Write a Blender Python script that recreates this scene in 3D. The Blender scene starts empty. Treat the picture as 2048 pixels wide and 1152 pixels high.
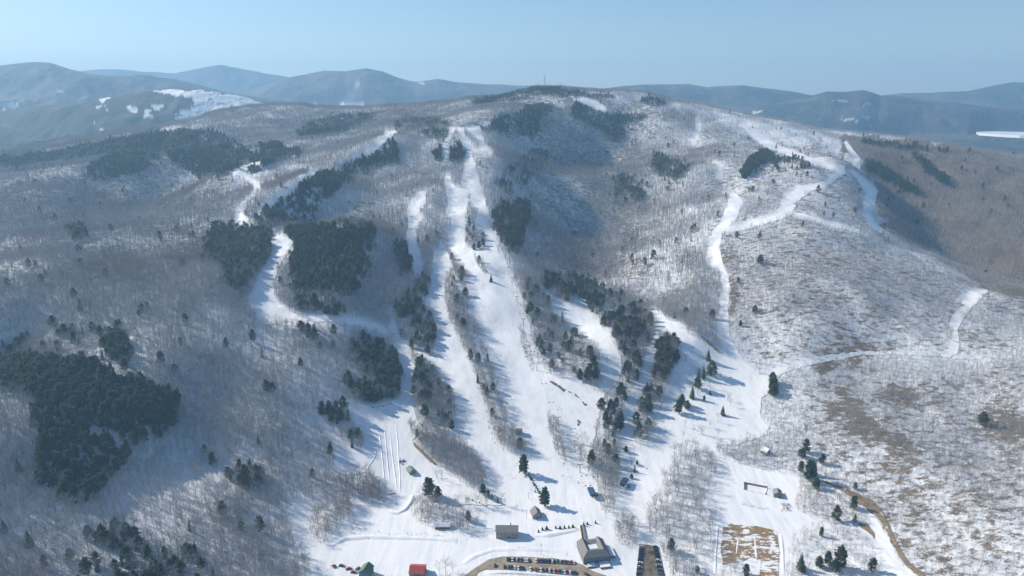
import bpy, bmesh, math, random, os
import numpy as np
from mathutils import Vector, Matrix
from mathutils.geometry import delaunay_2d_cdt
QUICK = os.environ.get('QUICK_LOOK', '')
R = math.radians
random.seed(7)
rng = np.random.default_rng(7)
SC = bpy.context.scene
COL = SC.collection
# ------------------------------------------------------------------ camera
CAM_Z = 430.0
PITCH = R(15.6)
FPX = 2048 * 24.0 / 36.0
CP, SP = math.cos(PITCH), math.sin(PITCH)


def rays(u, v):
    u = np.asarray(u, float); v = np.asarray(v, float)
    a = (u - 1024) / FPX; b = -(v - 576) / FPX
    return np.stack([a, CP + b * SP, -SP + b * CP], -1)


def project(x, y, z):
    x = np.asarray(x, float); y = np.asarray(y, float); z = np.asarray(z, float) - CAM_Z
    d = y * CP - z * SP
    up = y * SP + z * CP
    d = np.maximum(d, 1.0)
    return 1024 + FPX * x / d, 576 - FPX * up / d, d


# ------------------------------------------------------------------ noise
def _hash(ix, iy, s):
    n = (ix.astype(np.int64) * 374761393 + iy.astype(np.int64) * 668265263 + s * 1442695041) & 0x7fffffff
    n = ((n ^ (n >> 13)) * 1274126177) & 0x7fffffff
    n = (n ^ (n >> 16)) & 0x7fffffff
    return n / 0x7fffffff


def vnoise(x, y, s=0):
    x = np.asarray(x, float); y = np.asarray(y, float)
    ix = np.floor(x); iy = np.floor(y)
    fx = x - ix; fy = y - iy
    fx = fx * fx * fx * (fx * (fx * 6 - 15) + 10); fy = fy * fy * fy * (fy * (fy * 6 - 15) + 10)
    a = _hash(ix, iy, s); b = _hash(ix + 1, iy, s); c = _hash(ix, iy + 1, s); d = _hash(ix + 1, iy + 1, s)
    return (a * (1 - fx) + b * fx) * (1 - fy) + (c * (1 - fx) + d * fx) * fy - 0.5


def fbm(x, y, s=0, o=4):
    r = 0; k = 1.0
    for i in range(o):
        r = r + vnoise(x / k + i * 17.3, y / k - i * 9.1, s + i) * k
        k *= 0.5
    return r


# ------------------------------------------------------------------ near terrain: sparse heights read off the slopes
CT = []


def cy(u, v, Y):
    d = rays(u, v); t = Y / d[1]
    CT.append((d[0] * t, Y, CAM_Z + d[2] * t))


def cz(u, v, Z):
    d = rays(u, v); t = (Z - CAM_Z) / d[2]
    CT.append((d[0] * t, d[1] * t, Z))


def cw(x, y, z):
    CT.append((x, y, z))


for p in [(0, 312, 2050), (-250, 360, 1950), (150, 292, 2050), (312, 263, 2100), (340, 243, 2350), (450, 228, 2450), (545, 214, 2500), (700, 215, 2450), (850, 207, 2400),
          (950, 199, 2400), (1020, 187, 2380), (1060, 177, 2360), (1085, 174, 2350), (1120, 178, 2350), (1160, 184, 2330), (1250, 195, 2280), (1330, 208, 2220), (1400, 232, 2150), (1500, 243, 2100), (1600, 255, 2080), (1700, 276, 2050),
          (1800, 287, 2000), (1900, 296, 1950), (2048, 324, 1880), (2300, 380, 1700),
          (930, 255, 1850), (890, 256, 1850), (980, 240, 1900), (1060, 240, 1950), (1080, 205, 2200), (900, 235, 2100), (820, 258, 1880), (780, 268, 1850), (730, 245, 2150), (700, 315, 1640), (640, 348, 1490), (580, 385, 1400), (520, 425, 1300), (495, 450, 1265),
          (930, 300, 1690), (985, 310, 1660), (880, 330, 1610), (930, 350, 1560), (900, 400, 1430), (960, 400, 1440), (840, 400, 1440), (930, 480, 1265), (1000, 500, 1225), (850, 500, 1225), (990, 560, 1125), (900, 600, 1055), (1030, 620, 1035),
          (525, 325, 1640), (470, 352, 1580), (525, 378, 1500), (600, 330, 1700), (620, 280, 1950), (560, 260, 2150),
          (150, 305, 1950), (250, 345, 1690), (0, 400, 1500), (120, 380, 1560), (330, 400, 1640), (200, 390, 1640), (300, 440, 1475), (400, 380, 1560), (450, 310, 1850),
          (0, 500, 1200), (150, 470, 1270), (300, 480, 1250), (400, 440, 1330), (430, 470, 1250),
          (700, 345, 1620), (760, 360, 1560), (640, 425, 1395), (700, 425, 1395), (740, 405, 1440), (780, 450, 1330), (600, 442, 1370),
          (560, 472, 1195), (640, 462, 1180), (700, 458, 1185), (740, 458, 1190), (545, 530, 1110), (520, 610, 1000), (565, 640, 965), (600, 560, 1055), (680, 545, 1060), (740, 520, 1120), (765, 560, 1085), (780, 620, 1010), (690, 610, 985), (660, 640, 950), (640, 560, 1050),
          (1060, 300, 1880), (1070, 380, 1610), (1060, 450, 1395), (1055, 520, 1230), (1150, 280, 2015), (1150, 350, 1790), (1160, 420, 1610), (1160, 490, 1440), (1180, 550, 1270), (1260, 250, 2120), (1270, 320, 1930), (1290, 400, 1640), (1290, 480, 1430), (1290, 550, 1215), (1310, 610, 1090), (1390, 690, 915),
          (1100, 230, 2060), (1200, 230, 2160), (1390, 280, 1960), (1380, 340, 1680), (1380, 420, 1440), (1390, 500, 1250), (1390, 580, 1090),
          (1475, 385, 1500), (1450, 460, 1300), (1440, 540, 1140), (1450, 620, 1020), (1470, 690, 925), (1520, 290, 1920), (1600, 310, 1800), (1650, 290, 1950), (1550, 330, 1690), (1500, 350, 1600), (1700, 340, 1640), (1580, 420, 1360), (1640, 380, 1480),
          (1735, 410, 1470), (1775, 470, 1330), (1850, 520, 1215), (1960, 578, 1090), (2048, 600, 1050), (2250, 640, 1000), (1600, 500, 1165), (1600, 600, 1010), (1650, 450, 1270), (1750, 540, 1110), (1850, 600, 1030), (1800, 660, 935), (1600, 680, 915),
          (1850, 500, 1390), (1800, 440, 1560), (1760, 390, 1640), (1900, 430, 1580), (1960, 545, 1290), (2048, 555, 1270), (2040, 420, 1600), (1850, 350, 1800), (2300, 520, 1350),
          (0, 640, 900), (200, 620, 940), (300, 590, 990), (450, 550, 1050), (420, 620, 955), (0, 700, 880), (100, 692, 875), (250, 662, 880), (300, 720, 800), (-250, 560, 1050), (-250, 700, 850)]:
    cy(*p)
for p in [(0, 1150, 54), (-300, 1150, 78), (-300, 900, 105), (300, 1100, 38), (500, 1000, 28), (0, 950, 80), (40, 780, 106), (200, 790, 98), (300, 830, 84), (170, 880, 78), (330, 910, 50), (160, 1010, 54), (60, 860, 94), (450, 700, 104), (400, 800, 74), (520, 850, 56), (500, 780, 76), (600, 760, 80), (620, 900, 36), (600, 680, 98),
          (780, 830, 40), (780, 900, 27), (785, 985, 12), (800, 720, 71), (740, 680, 86), (700, 790, 58), (850, 800, 48), (850, 900, 24), (930, 720, 68), (930, 830, 38), (960, 930, 18), (1050, 700, 72), (1090, 800, 45), (1140, 760, 57), (1130, 900, 22), (1200, 720, 74), (1220, 850, 32), (1280, 780, 50), (1290, 900, 21), (1350, 760, 57), (1400, 830, 38), (1420, 740, 64), (1480, 860, 32), (1530, 770, 57), (1400, 920, 20), (1530, 900, 26),
          (1240, 990, 13), (1000, 1010, 12), (880, 1000, 15), (700, 1010, 14), (640, 1060, 12), (800, 1100, 9), (1000, 1060, 10), (1000, 1130, 8), (1100, 1135, 8), (1200, 1130, 8), (1180, 1070, 11), (1300, 1120, 9), (1400, 1100, 10), (1500, 990, 15), (1500, 1100, 11), (1600, 1050, 14), (1750, 1100, 16), (1850, 1130, 22), (1700, 960, 26), (1640, 860, 42), (1700, 740, 74), (1800, 800, 62), (1900, 720, 86), (1950, 850, 58), (1900, 1000, 34), (2040, 950, 46), (2048, 1120, 34), (2048, 760, 86), (2300, 1000, 60), (2300, 800, 95), (1720, 850, 50), (600, 1130, 16), (900, 1150, 8), (1350, 1000, 15),
          (1000, 1500, 4), (300, 1500, 20), (1800, 1500, 20), (1000, 2400, 0), (-300, 1600, 40), (2300, 1600, 40)]:
    cz(*p)
for p in [(-2200, 2700, 150), (-1500, 3000, 120), (-600, 3100, 160), (0, 3000, 220), (500, 3000, 200), (1200, 2800, 120), (2000, 2500, 60), (2300, 2100, 120), (-2300, 2000, 160), (-2100, 1300, 140), (2200, 1400, 150), (-1700, 700, 90), (1800, 700, 90),
          (-2300, 3500, -60), (-1000, 3600, -70), (0, 3600, -40), (1000, 3500, -60), (2300, 3300, -90), (-1500, 250, 40), (0, 250, 0), (1500, 250, 40)]:
    cw(*p)
CT = np.array(CT)
GX0, GX1, GY0, GY1, GS = -2400.0, 2400.0, 250.0, 3650.0, 8.0
gx = np.arange(GX0, GX1 + 1, GS); gy = np.arange(GY0, GY1 + 1, GS)


def solve_rbf(P, lam):
    S = 1000.0
    xy = P[:, :2] / S
    def U(r2):
        return np.where(r2 > 0, 0.5 * r2 * np.log(np.maximum(r2, 1e-12)), 0.0)
    n = len(P)
    d2 = ((xy[:, None] - xy[None]) ** 2).sum(-1)
    A = np.zeros((n + 3, n + 3))
    A[:n, :n] = U(d2) + lam * np.eye(n)
    A[:n, n] = 1; A[:n, n + 1:] = xy
    A[n:, :n] = A[:n, n:].T
    w = np.linalg.solve(A, np.concatenate([P[:, 2], np.zeros(3)]))
    def ev(x, y):
        out = np.empty(x.size); xf = x.ravel() / S; yf = y.ravel() / S
        for i in range(0, x.size, 20000):
            s = slice(i, i + 20000)
            r2 = (xf[s, None] - xy[None, :, 0]) ** 2 + (yf[s, None] - xy[None, :, 1]) ** 2
            out[s] = U(r2) @ w[:n] + w[n] + w[n + 1] * xf[s] + w[n + 2] * yf[s]
        return out.reshape(x.shape)
    return ev


_ev = solve_rbf(CT, 0.0004)
cgx = np.arange(GX0, GX1 + 25, 24.0); cgy = np.arange(GY0, GY1 + 25, 24.0)
CX, CYY = np.meshgrid(cgx, cgy, indexing='ij')
HC = _ev(CX, CYY)


def cubic_up(A, c0, cs, q):
    """Catmull-Rom resampling along axis 0."""
    t = (q - c0) / cs; i = np.clip(np.floor(t).astype(int), 1, A.shape[0] - 3); f = (t - i)[:, None]
    p0, p1, p2, p3 = A[i - 1], A[i], A[i + 1], A[i + 2]
    return p1 + 0.5 * f * (p2 - p0 + f * (2 * p0 - 5 * p1 + 4 * p2 - p3 + f * (3 * (p1 - p2) + p3 - p0)))


H = cubic_up(HC, GX0, 24.0, gx)
H = cubic_up(H.T.copy(), GY0, 24.0, gy).T.copy()
MX, MY = np.meshgrid(gx, gy, indexing='ij')
_amp = np.clip((MY - 700 + 0.0 * MX) / 500, 0.12, 1.0)
_amp = np.maximum(_amp, np.clip((np.abs(MX + 20) - 330) / 250, 0, 1) * 0.8)
H = H + _amp * (fbm(MX / 190, MY / 190, 3, 4) * 19 + fbm(MX / 46, MY / 46, 11, 3) * 5.0)
# far side of the mountain falls away into the valley
NX, NY = len(gx), len(gy)


def hq(x, y):
    x = np.asarray(x, float); y = np.asarray(y, float)
    tx = np.clip((x - GX0) / GS, 0, NX - 1.001); ty = np.clip((y - GY0) / GS, 0, NY - 1.001)
    ix = tx.astype(int); iy = ty.astype(int); fx = tx - ix; fy = ty - iy
    return (H[ix, iy] * (1 - fx) + H[ix + 1, iy] * fx) * (1 - fy) + (H[ix, iy + 1] * (1 - fx) + H[ix + 1, iy + 1] * fx) * fy


def ground(u, v):
    """Where the line of sight through a photo point meets the ground -> (N,3); rows of nan where it meets none."""
    u = np.atleast_1d(np.asarray(u, float)); v = np.atleast_1d(np.asarray(v, float))
    d = rays(u, v); d = d / d[:, 1:2]
    Y = np.full(len(u), 300.0); done = np.zeros(len(u), bool); prev = Y.copy()
    for k in range(1200):
        Yn = Y + 3.0
        z = CAM_Z + d[:, 2] * Yn; h = hq(d[:, 0] * Yn, Yn)
        hit = (~done) & (z <= h)
        prev = np.where(hit, Y, prev); done |= hit
        Y = np.where(done, Y, Yn)
        if done.all() or Yn.max() > 3600: break
    lo = prev; hi = prev + 3.0
    for k in range(12):
        m = (lo + hi) / 2
        b = CAM_Z + d[:, 2] * m <= hq(d[:, 0] * m, m)
        hi = np.where(b, m, hi); lo = np.where(b, lo, m)
    P = np.stack([d[:, 0] * hi, hi, hq(d[:, 0] * hi, hi)], -1)
    P[~done] = np.nan
    return P


def gpt(u, v):
    p = ground([u], [v])[0]
    return Vector((float(p[0]), float(p[1]), float(p[2])))


# ridge shadowing table for the view from the camera (what hides behind a crest)
_az = np.linspace(-0.95, 0.95, 900); _rr = np.arange(400, 3600, 8.0)
_A, _Rr = np.meshgrid(_az, _rr, indexing='ij')
_el = (hq(_A * _Rr, _Rr) - CAM_Z) / _Rr
_cm = np.maximum.accumulate(_el, axis=1)


def hidden_by(x, y, z):
    """metres by which the point (x,y,z) lies under the sight line over the nearer ground (negative: in plain view)"""
    a = np.clip(((x / y) + 0.95) / 1.9 * 899, 0, 899).astype(int)
    r = np.clip((y - 400) / 8 - 2, 0, len(_rr) - 1).astype(int)
    return _cm[a, r] * y - (z - CAM_Z)


def inpoly(px, py, poly):
    px = np.asarray(px, float); py = np.asarray(py, float)
    c = np.zeros(px.shape, bool); n = len(poly)
    x1, y1 = poly[-1]
    for x2, y2 in poly:
        if y1 != y2:
            k = ((y1 > py) != (y2 > py)) & (px < (x2 - x1) * (py - y1) / (y2 - y1) + x1)
            c ^= k
        x1, y1 = x2, y2
    return c


def strip(pts, ws):
    """centre line in photo points + widths -> polygon"""
    if not hasattr(ws, '__len__'): ws = [ws] * len(pts)
    L, Rr_ = [], []
    for i, p in enumerate(pts):
        a = pts[max(0, i - 1)]; b = pts[min(len(pts) - 1, i + 1)]
        dx, dy = b[0] - a[0], b[1] - a[1]; l = math.hypot(dx, dy) or 1
        w = ws[i] / 2
        L.append((p[0] - dy / l * w, p[1] + dx / l * w)); Rr_.append((p[0] + dy / l * w, p[1] - dx / l * w))
    return L + Rr_[::-1]
# ------------------------------------------------------------------ outlines read off the photograph (photo points, dropped onto the ground)
OPEN = {
 'ski_run': [
  # plateau at the top and the three arms below it
  [(893, 254), (924, 252.5), (960, 252.5), (966, 250), (968, 244), (985, 240.5), (979, 252), (957, 259), (968, 275), (969, 288), (979, 297), (985, 310), (988, 314), (957, 319), (960, 292), (944, 277), (936, 260), (927, 259), (931, 278), (940, 297), (945, 311), (947, 324), (951, 327), (954, 342), (958, 360), (965, 380), (972, 408), (976, 416), (985, 447), (987, 466), (997, 487), (1010, 509), (1016, 536), (1029, 547), (1026, 559), (1037, 578), (1047, 598), (1052, 632), (1060, 651), (1064, 675), (1074, 702), (1080, 728), (1093, 741), (1109, 756), (1121, 761), (1140, 752), (1152, 763), (1177, 776), (1196, 785), (1202, 775), (1201, 731), (1199, 709), (1176, 696), (1162, 674), (1127, 643), (1106, 634), (1102, 609), (1078, 577), (1083, 576), (1105, 593), (1122, 606), (1146, 606), (1140, 590), (1149, 587), (1170, 606), (1188, 634), (1204, 652), (1220, 673), (1232, 696), (1243, 712), (1243, 725), (1241, 741), (1238, 766), (1212, 788), (1204, 809), (1196, 841), (1190, 878), (1184, 905), (1176, 945), (1205, 980), (1240, 990),
   (1240, 1010), (900, 1010), (880, 960), (860, 925), (905, 950), (940, 979), (957, 982), (975, 958), (955, 924), (923, 890), (880, 872), (845, 860), (850, 855), (880, 868), (905, 871), (910, 841), (910, 802), (893, 779), (877, 749), (860, 725), (840, 712), (815, 700), (790, 684), (775, 668), (750, 661), (711, 650), (664, 645), (608, 642), (608, 630), (664, 633), (711, 638), (752, 647), (778, 662), (784, 640), (778, 617), (783, 617), (792, 650), (800, 675), (816, 692), (840, 705), (869, 716), (866, 704), (868, 667), (868, 640), (857, 621), (849, 607), (854, 584), (860, 580), (863, 556), (860, 537), (863, 533), (868, 503), (877, 494), (897, 484), (893, 466), (902, 459), (899, 439), (891, 428), (896, 409), (893, 399), (891, 377), (888, 361), (874, 354), (890, 351), (904, 353), (903, 363), (910, 375), (924, 380), (924, 375), (929, 349), (931, 333), (929, 317), (930, 299), (919, 281), (915, 262), (906, 266), (899, 292), (896, 305), (895, 324), (883, 325), (885, 297), (894, 278), (897, 262)],
  # branch on the left of the main run
  [(852, 372), (858, 372), (853, 390), (850, 412), (838, 428), (850, 447), (838, 458), (832, 480), (836, 500), (845, 513), (847, 545), (840, 563), (829, 552), (822, 528), (819, 512), (812, 490), (814, 470), (818, 440), (812, 425), (820, 405), (838, 385)],
  # trail down the left flank
  [(783, 691), (790, 684), (802, 686), (817, 702), (830, 738), (830, 765), (826, 788), (828, 818), (832, 831), (845, 858), (826, 881), (860, 925), (905, 1015), (1010, 1012), (1010, 1030), (560, 1030), (590, 1006), (622, 1004), (648, 996), (683, 989), (720, 1002), (760, 1013), (776, 1000), (770, 985), (745, 960), (737, 945), (700, 950), (674, 951), (668, 925), (665, 895), (640, 860), (630, 826), (637, 824), (660, 855), (690, 892), (722, 905), (727, 880), (703, 850), (688, 811), (720, 812), (760, 806), (797, 799), (802, 777), (800, 741), (793, 718)],
  # base area
  [(560, 1028), (1010, 1028), (1010, 1008), (1240, 1008), (1236, 985), (1241, 890), (1241, 872), (1243, 833), (1256, 795), (1267, 778), (1279, 758), (1288, 723), (1295, 712), (1306, 674), (1310, 660), (1300, 640), (1290, 618), (1310, 622), (1335, 640), (1352, 645), (1369, 659), (1387, 674), (1415, 695), (1437, 709), (1448, 710), (1433, 668), (1435, 644), (1440, 599), (1443, 554), (1414, 533), (1420, 472), (1440, 444), (1456, 407), (1461, 382), (1470, 381), (1487, 404), (1473, 437), (1443, 472), (1439, 501), (1447, 529), (1456, 550), (1461, 575), (1457, 610), (1457, 643), (1460, 667), (1469, 687), (1483, 715), (1500, 734), (1522, 753), (1550, 736), (1581, 725), (1619, 715), (1680, 708), (1720, 704), (1790, 703), (1880, 708), (1880, 713), (1790, 709), (1722, 711), (1680, 720), (1619, 731), (1581, 741), (1558, 752), (1541, 770), (1536, 790), (1524, 798), (1520, 818), (1524, 839), (1537, 853), (1534, 869), (1505, 880), (1470, 890), (1432, 893), (1440, 905), (1500, 925), (1560, 945), (1600, 955), (1640, 962), (1678, 981), (1716, 1007), (1751, 1036), (1772, 1066), (1788, 1101), (1807, 1132), (1834, 1152), (1800, 1180), (600, 1180), (625, 1150), (614, 1120), (590, 1099), (586, 1060)],
 ],
 'ski_trail': [
  [(455, 352), (490, 332), (515, 322), (533, 315), (520, 330), (495, 342), (492, 354), (531, 372), (520, 384), (501, 402), (486, 428), (497, 443), (507, 454), (473, 456), (464, 441), (481, 410), (510, 384), (492, 364), (477, 354)],
  strip([(800, 262), (785, 267), (765, 281), (735, 308), (703, 324)], [4, 12, 16, 15, 10]),
  strip([(648, 340), (607, 357), (574, 388), (544, 405), (514, 431)], [7, 15, 15, 15, 8]),
  [(542, 470), (568, 473), (586, 485), (579, 504), (557, 537), (549, 561), (549, 591), (564, 613), (601, 636), (609, 650), (580, 652), (553, 651), (521, 648), (510, 628), (491, 608), (504, 584), (518, 546), (540, 520), (545, 496)],
  strip([(1450, 464), (1505, 447), (1552, 433), (1572, 422), (1580, 398), (1597, 383), (1623, 375), (1653, 368), (1668, 354), (1690, 342)], [15, 17, 18, 30, 34, 28, 14, 13, 14, 12]),
  strip([(1586, 430), (1610, 435), (1640, 444), (1680, 453), (1720, 464)], [11, 13, 13, 11, 8]),
  strip([(1700, 341), (1720, 357), (1743, 385), (1738, 412), (1733, 430), (1745, 450), (1765, 465)], [11, 13, 25, 25, 18, 16, 12]),
  strip([(1480, 246), (1500, 262), (1520, 280), (1545, 296), (1570, 303), (1610, 318), (1650, 332), (1690, 340)], [8, 15, 17, 18, 15, 14, 13, 14]),
  strip([(1690, 283), (1702, 302), (1716, 318), (1704, 334)], [7, 10, 11, 12]),
  strip([(1393, 236), (1397, 252), (1392, 275), (1384, 297)], [8, 13, 13, 9]),
  strip([(1428, 322), (1440, 334), (1439, 358)], [7, 16, 15]),
  strip([(1145, 201), (1165, 201), (1190, 209), (1212, 224)], [6, 12, 14, 10]),
  strip([(1810, 503), (1835, 513), (1852, 521)], [5, 7, 4]),
  [(1968, 577), (1978, 584), (1960, 600), (1945, 615), (1925, 640), (1915, 660), (1920, 690), (1915, 708), (1900, 716), (1880, 716), (1885, 704), (1900, 692), (1905, 670), (1898, 650), (1905, 630), (1930, 610), (1910, 605), (1930, 585), (1950, 578)],
  strip([(1905, 717), (1960, 717), (2048, 715)], [3, 4, 4]),
 ],
}
# groves and tree lines that stand inside the open snow: (outline, bare-tree density, conifer density)
GROVE = [
 ([(935, 388), (941, 399), (940, 412), (952, 428), (952, 441), (949, 466), (969, 481), (968, 500), (947, 503), (932, 494), (929, 475), (933, 444), (934, 409)], 1.8, .035),
 ([(949, 515), (963, 530), (979, 547), (968, 547), (957, 534)], 1.5, .05),
 ([(890, 498), (900, 509), (918, 534), (932, 553), (929, 572), (932, 601), (941, 640), (958, 664), (960, 686), (969, 700), (982, 728), (985, 739), (991, 763), (994, 791), (1013, 827), (1016, 856), (1046, 890), (1054, 909), (1040, 912), (1004, 902), (986, 870), (976, 834), (969, 810), (957, 771), (944, 740), (932, 711), (916, 686), (910, 664), (901, 645), (894, 626), (888, 601), (888, 573), (899, 553), (905, 547), (900, 528), (894, 506)], 1.8, .035),
 ([(1038, 656), (1046, 660), (1058, 690), (1070, 735), (1064, 745), (1050, 715), (1040, 685)], .4, 0),
 ([(1094, 828), (1106, 832), (1118, 860), (1134, 920), (1128, 935), (1112, 910), (1098, 862)], 1.2, 0),
 ([(1148, 878), (1165, 875), (1175, 890), (1168, 925), (1158, 925), (1150, 905)], .5, 0),
 ([(1319, 674), (1339, 676), (1356, 685), (1361, 709), (1351, 740), (1339, 765), (1326, 790), (1311, 815), (1302, 834), (1293, 848), (1315, 850), (1299, 884), (1276, 892), (1265, 884), (1263, 872), (1268, 833), (1284, 797), (1298, 781), (1302, 747), (1312, 719), (1313, 700)], 1.4, .03),
 ([(815, 853), (880, 872), (923, 890), (955, 924), (974, 958), (957, 981), (940, 978), (880, 933), (826, 881)], 1.2, .01),
 ([(619, 1056), (631, 1025), (648, 1003), (683, 996), (704, 1004), (708, 1035), (678, 1060), (642, 1091), (624, 1088)], .85, 0),
 ([(680, 960), (740, 950), (765, 985), (775, 1000), (755, 1012), (705, 995)], .7, .02),
 ([(838, 995), (870, 1000), (905, 1020), (945, 1035), (955, 1055), (930, 1066), (870, 1058), (825, 1045), (818, 1032)], .55, .01),
 ([(1205, 960), (1235, 990), (1228, 1020), (1205, 1030), (1195, 1000)], .4, 0),
 ([(1230, 1040), (1260, 1035), (1275, 1060), (1270, 1095), (1240, 1090), (1230, 1065)], .6, 0),
 ([(1345, 905), (1395, 895), (1430, 925), (1430, 985), (1400, 1000), (1330, 990), (1320, 968), (1340, 940)], .5, 0),
 ([(1428, 895), (1470, 905), (1530, 925), (1562, 935), (1560, 948), (1500, 935), (1440, 915)], .75, 0),
 ([(1310, 1000), (1400, 1005), (1430, 1030), (1432, 1100), (1425, 1140), (1380, 1110), (1335, 1080), (1300, 1070), (1290, 1030)], .6, 0),
 ([(1300, 1100), (1345, 1095), (1420, 1152), (1400, 1180), (1330, 1160)], .6, .02),
 ([(1600, 960), (1640, 968), (1690, 990), (1735, 1035), (1730, 1055), (1640, 1045), (1590, 1020)], 1.3, .02),
 ([(1590, 1075), (1640, 1055), (1690, 1055), (1735, 1075), (1750, 1110), (1765, 1152), (1760, 1180), (1570, 1180), (1575, 1120)], 1.2, .02),
 ([(1445, 1125), (1490, 1120), (1510, 1152), (1500, 1180), (1440, 1170)], .7, .02),
 ([(1470, 875), (1500, 872), (1520, 888), (1500, 905)], .45, 0),
 ([(1385, 720), (1430, 730), (1420, 790), (1400, 800), (1385, 790)], .12, 0),
]
# clearings between and beside tree lines
GAP = [strip([(600, 646), (664, 648), (711, 654), (752, 664), (778, 678)], 15), strip([(830, 712), (860, 726), (880, 738)], 10), strip([(906, 552), (920, 580), (934, 610)], [4, 8, 5]), strip([(938, 655), (953, 688), (962, 720), (970, 748), (978, 775), (990, 812), (1003, 845), (1018, 880)], [7, 9, 9, 9, 8, 8, 7, 7])]
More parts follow.
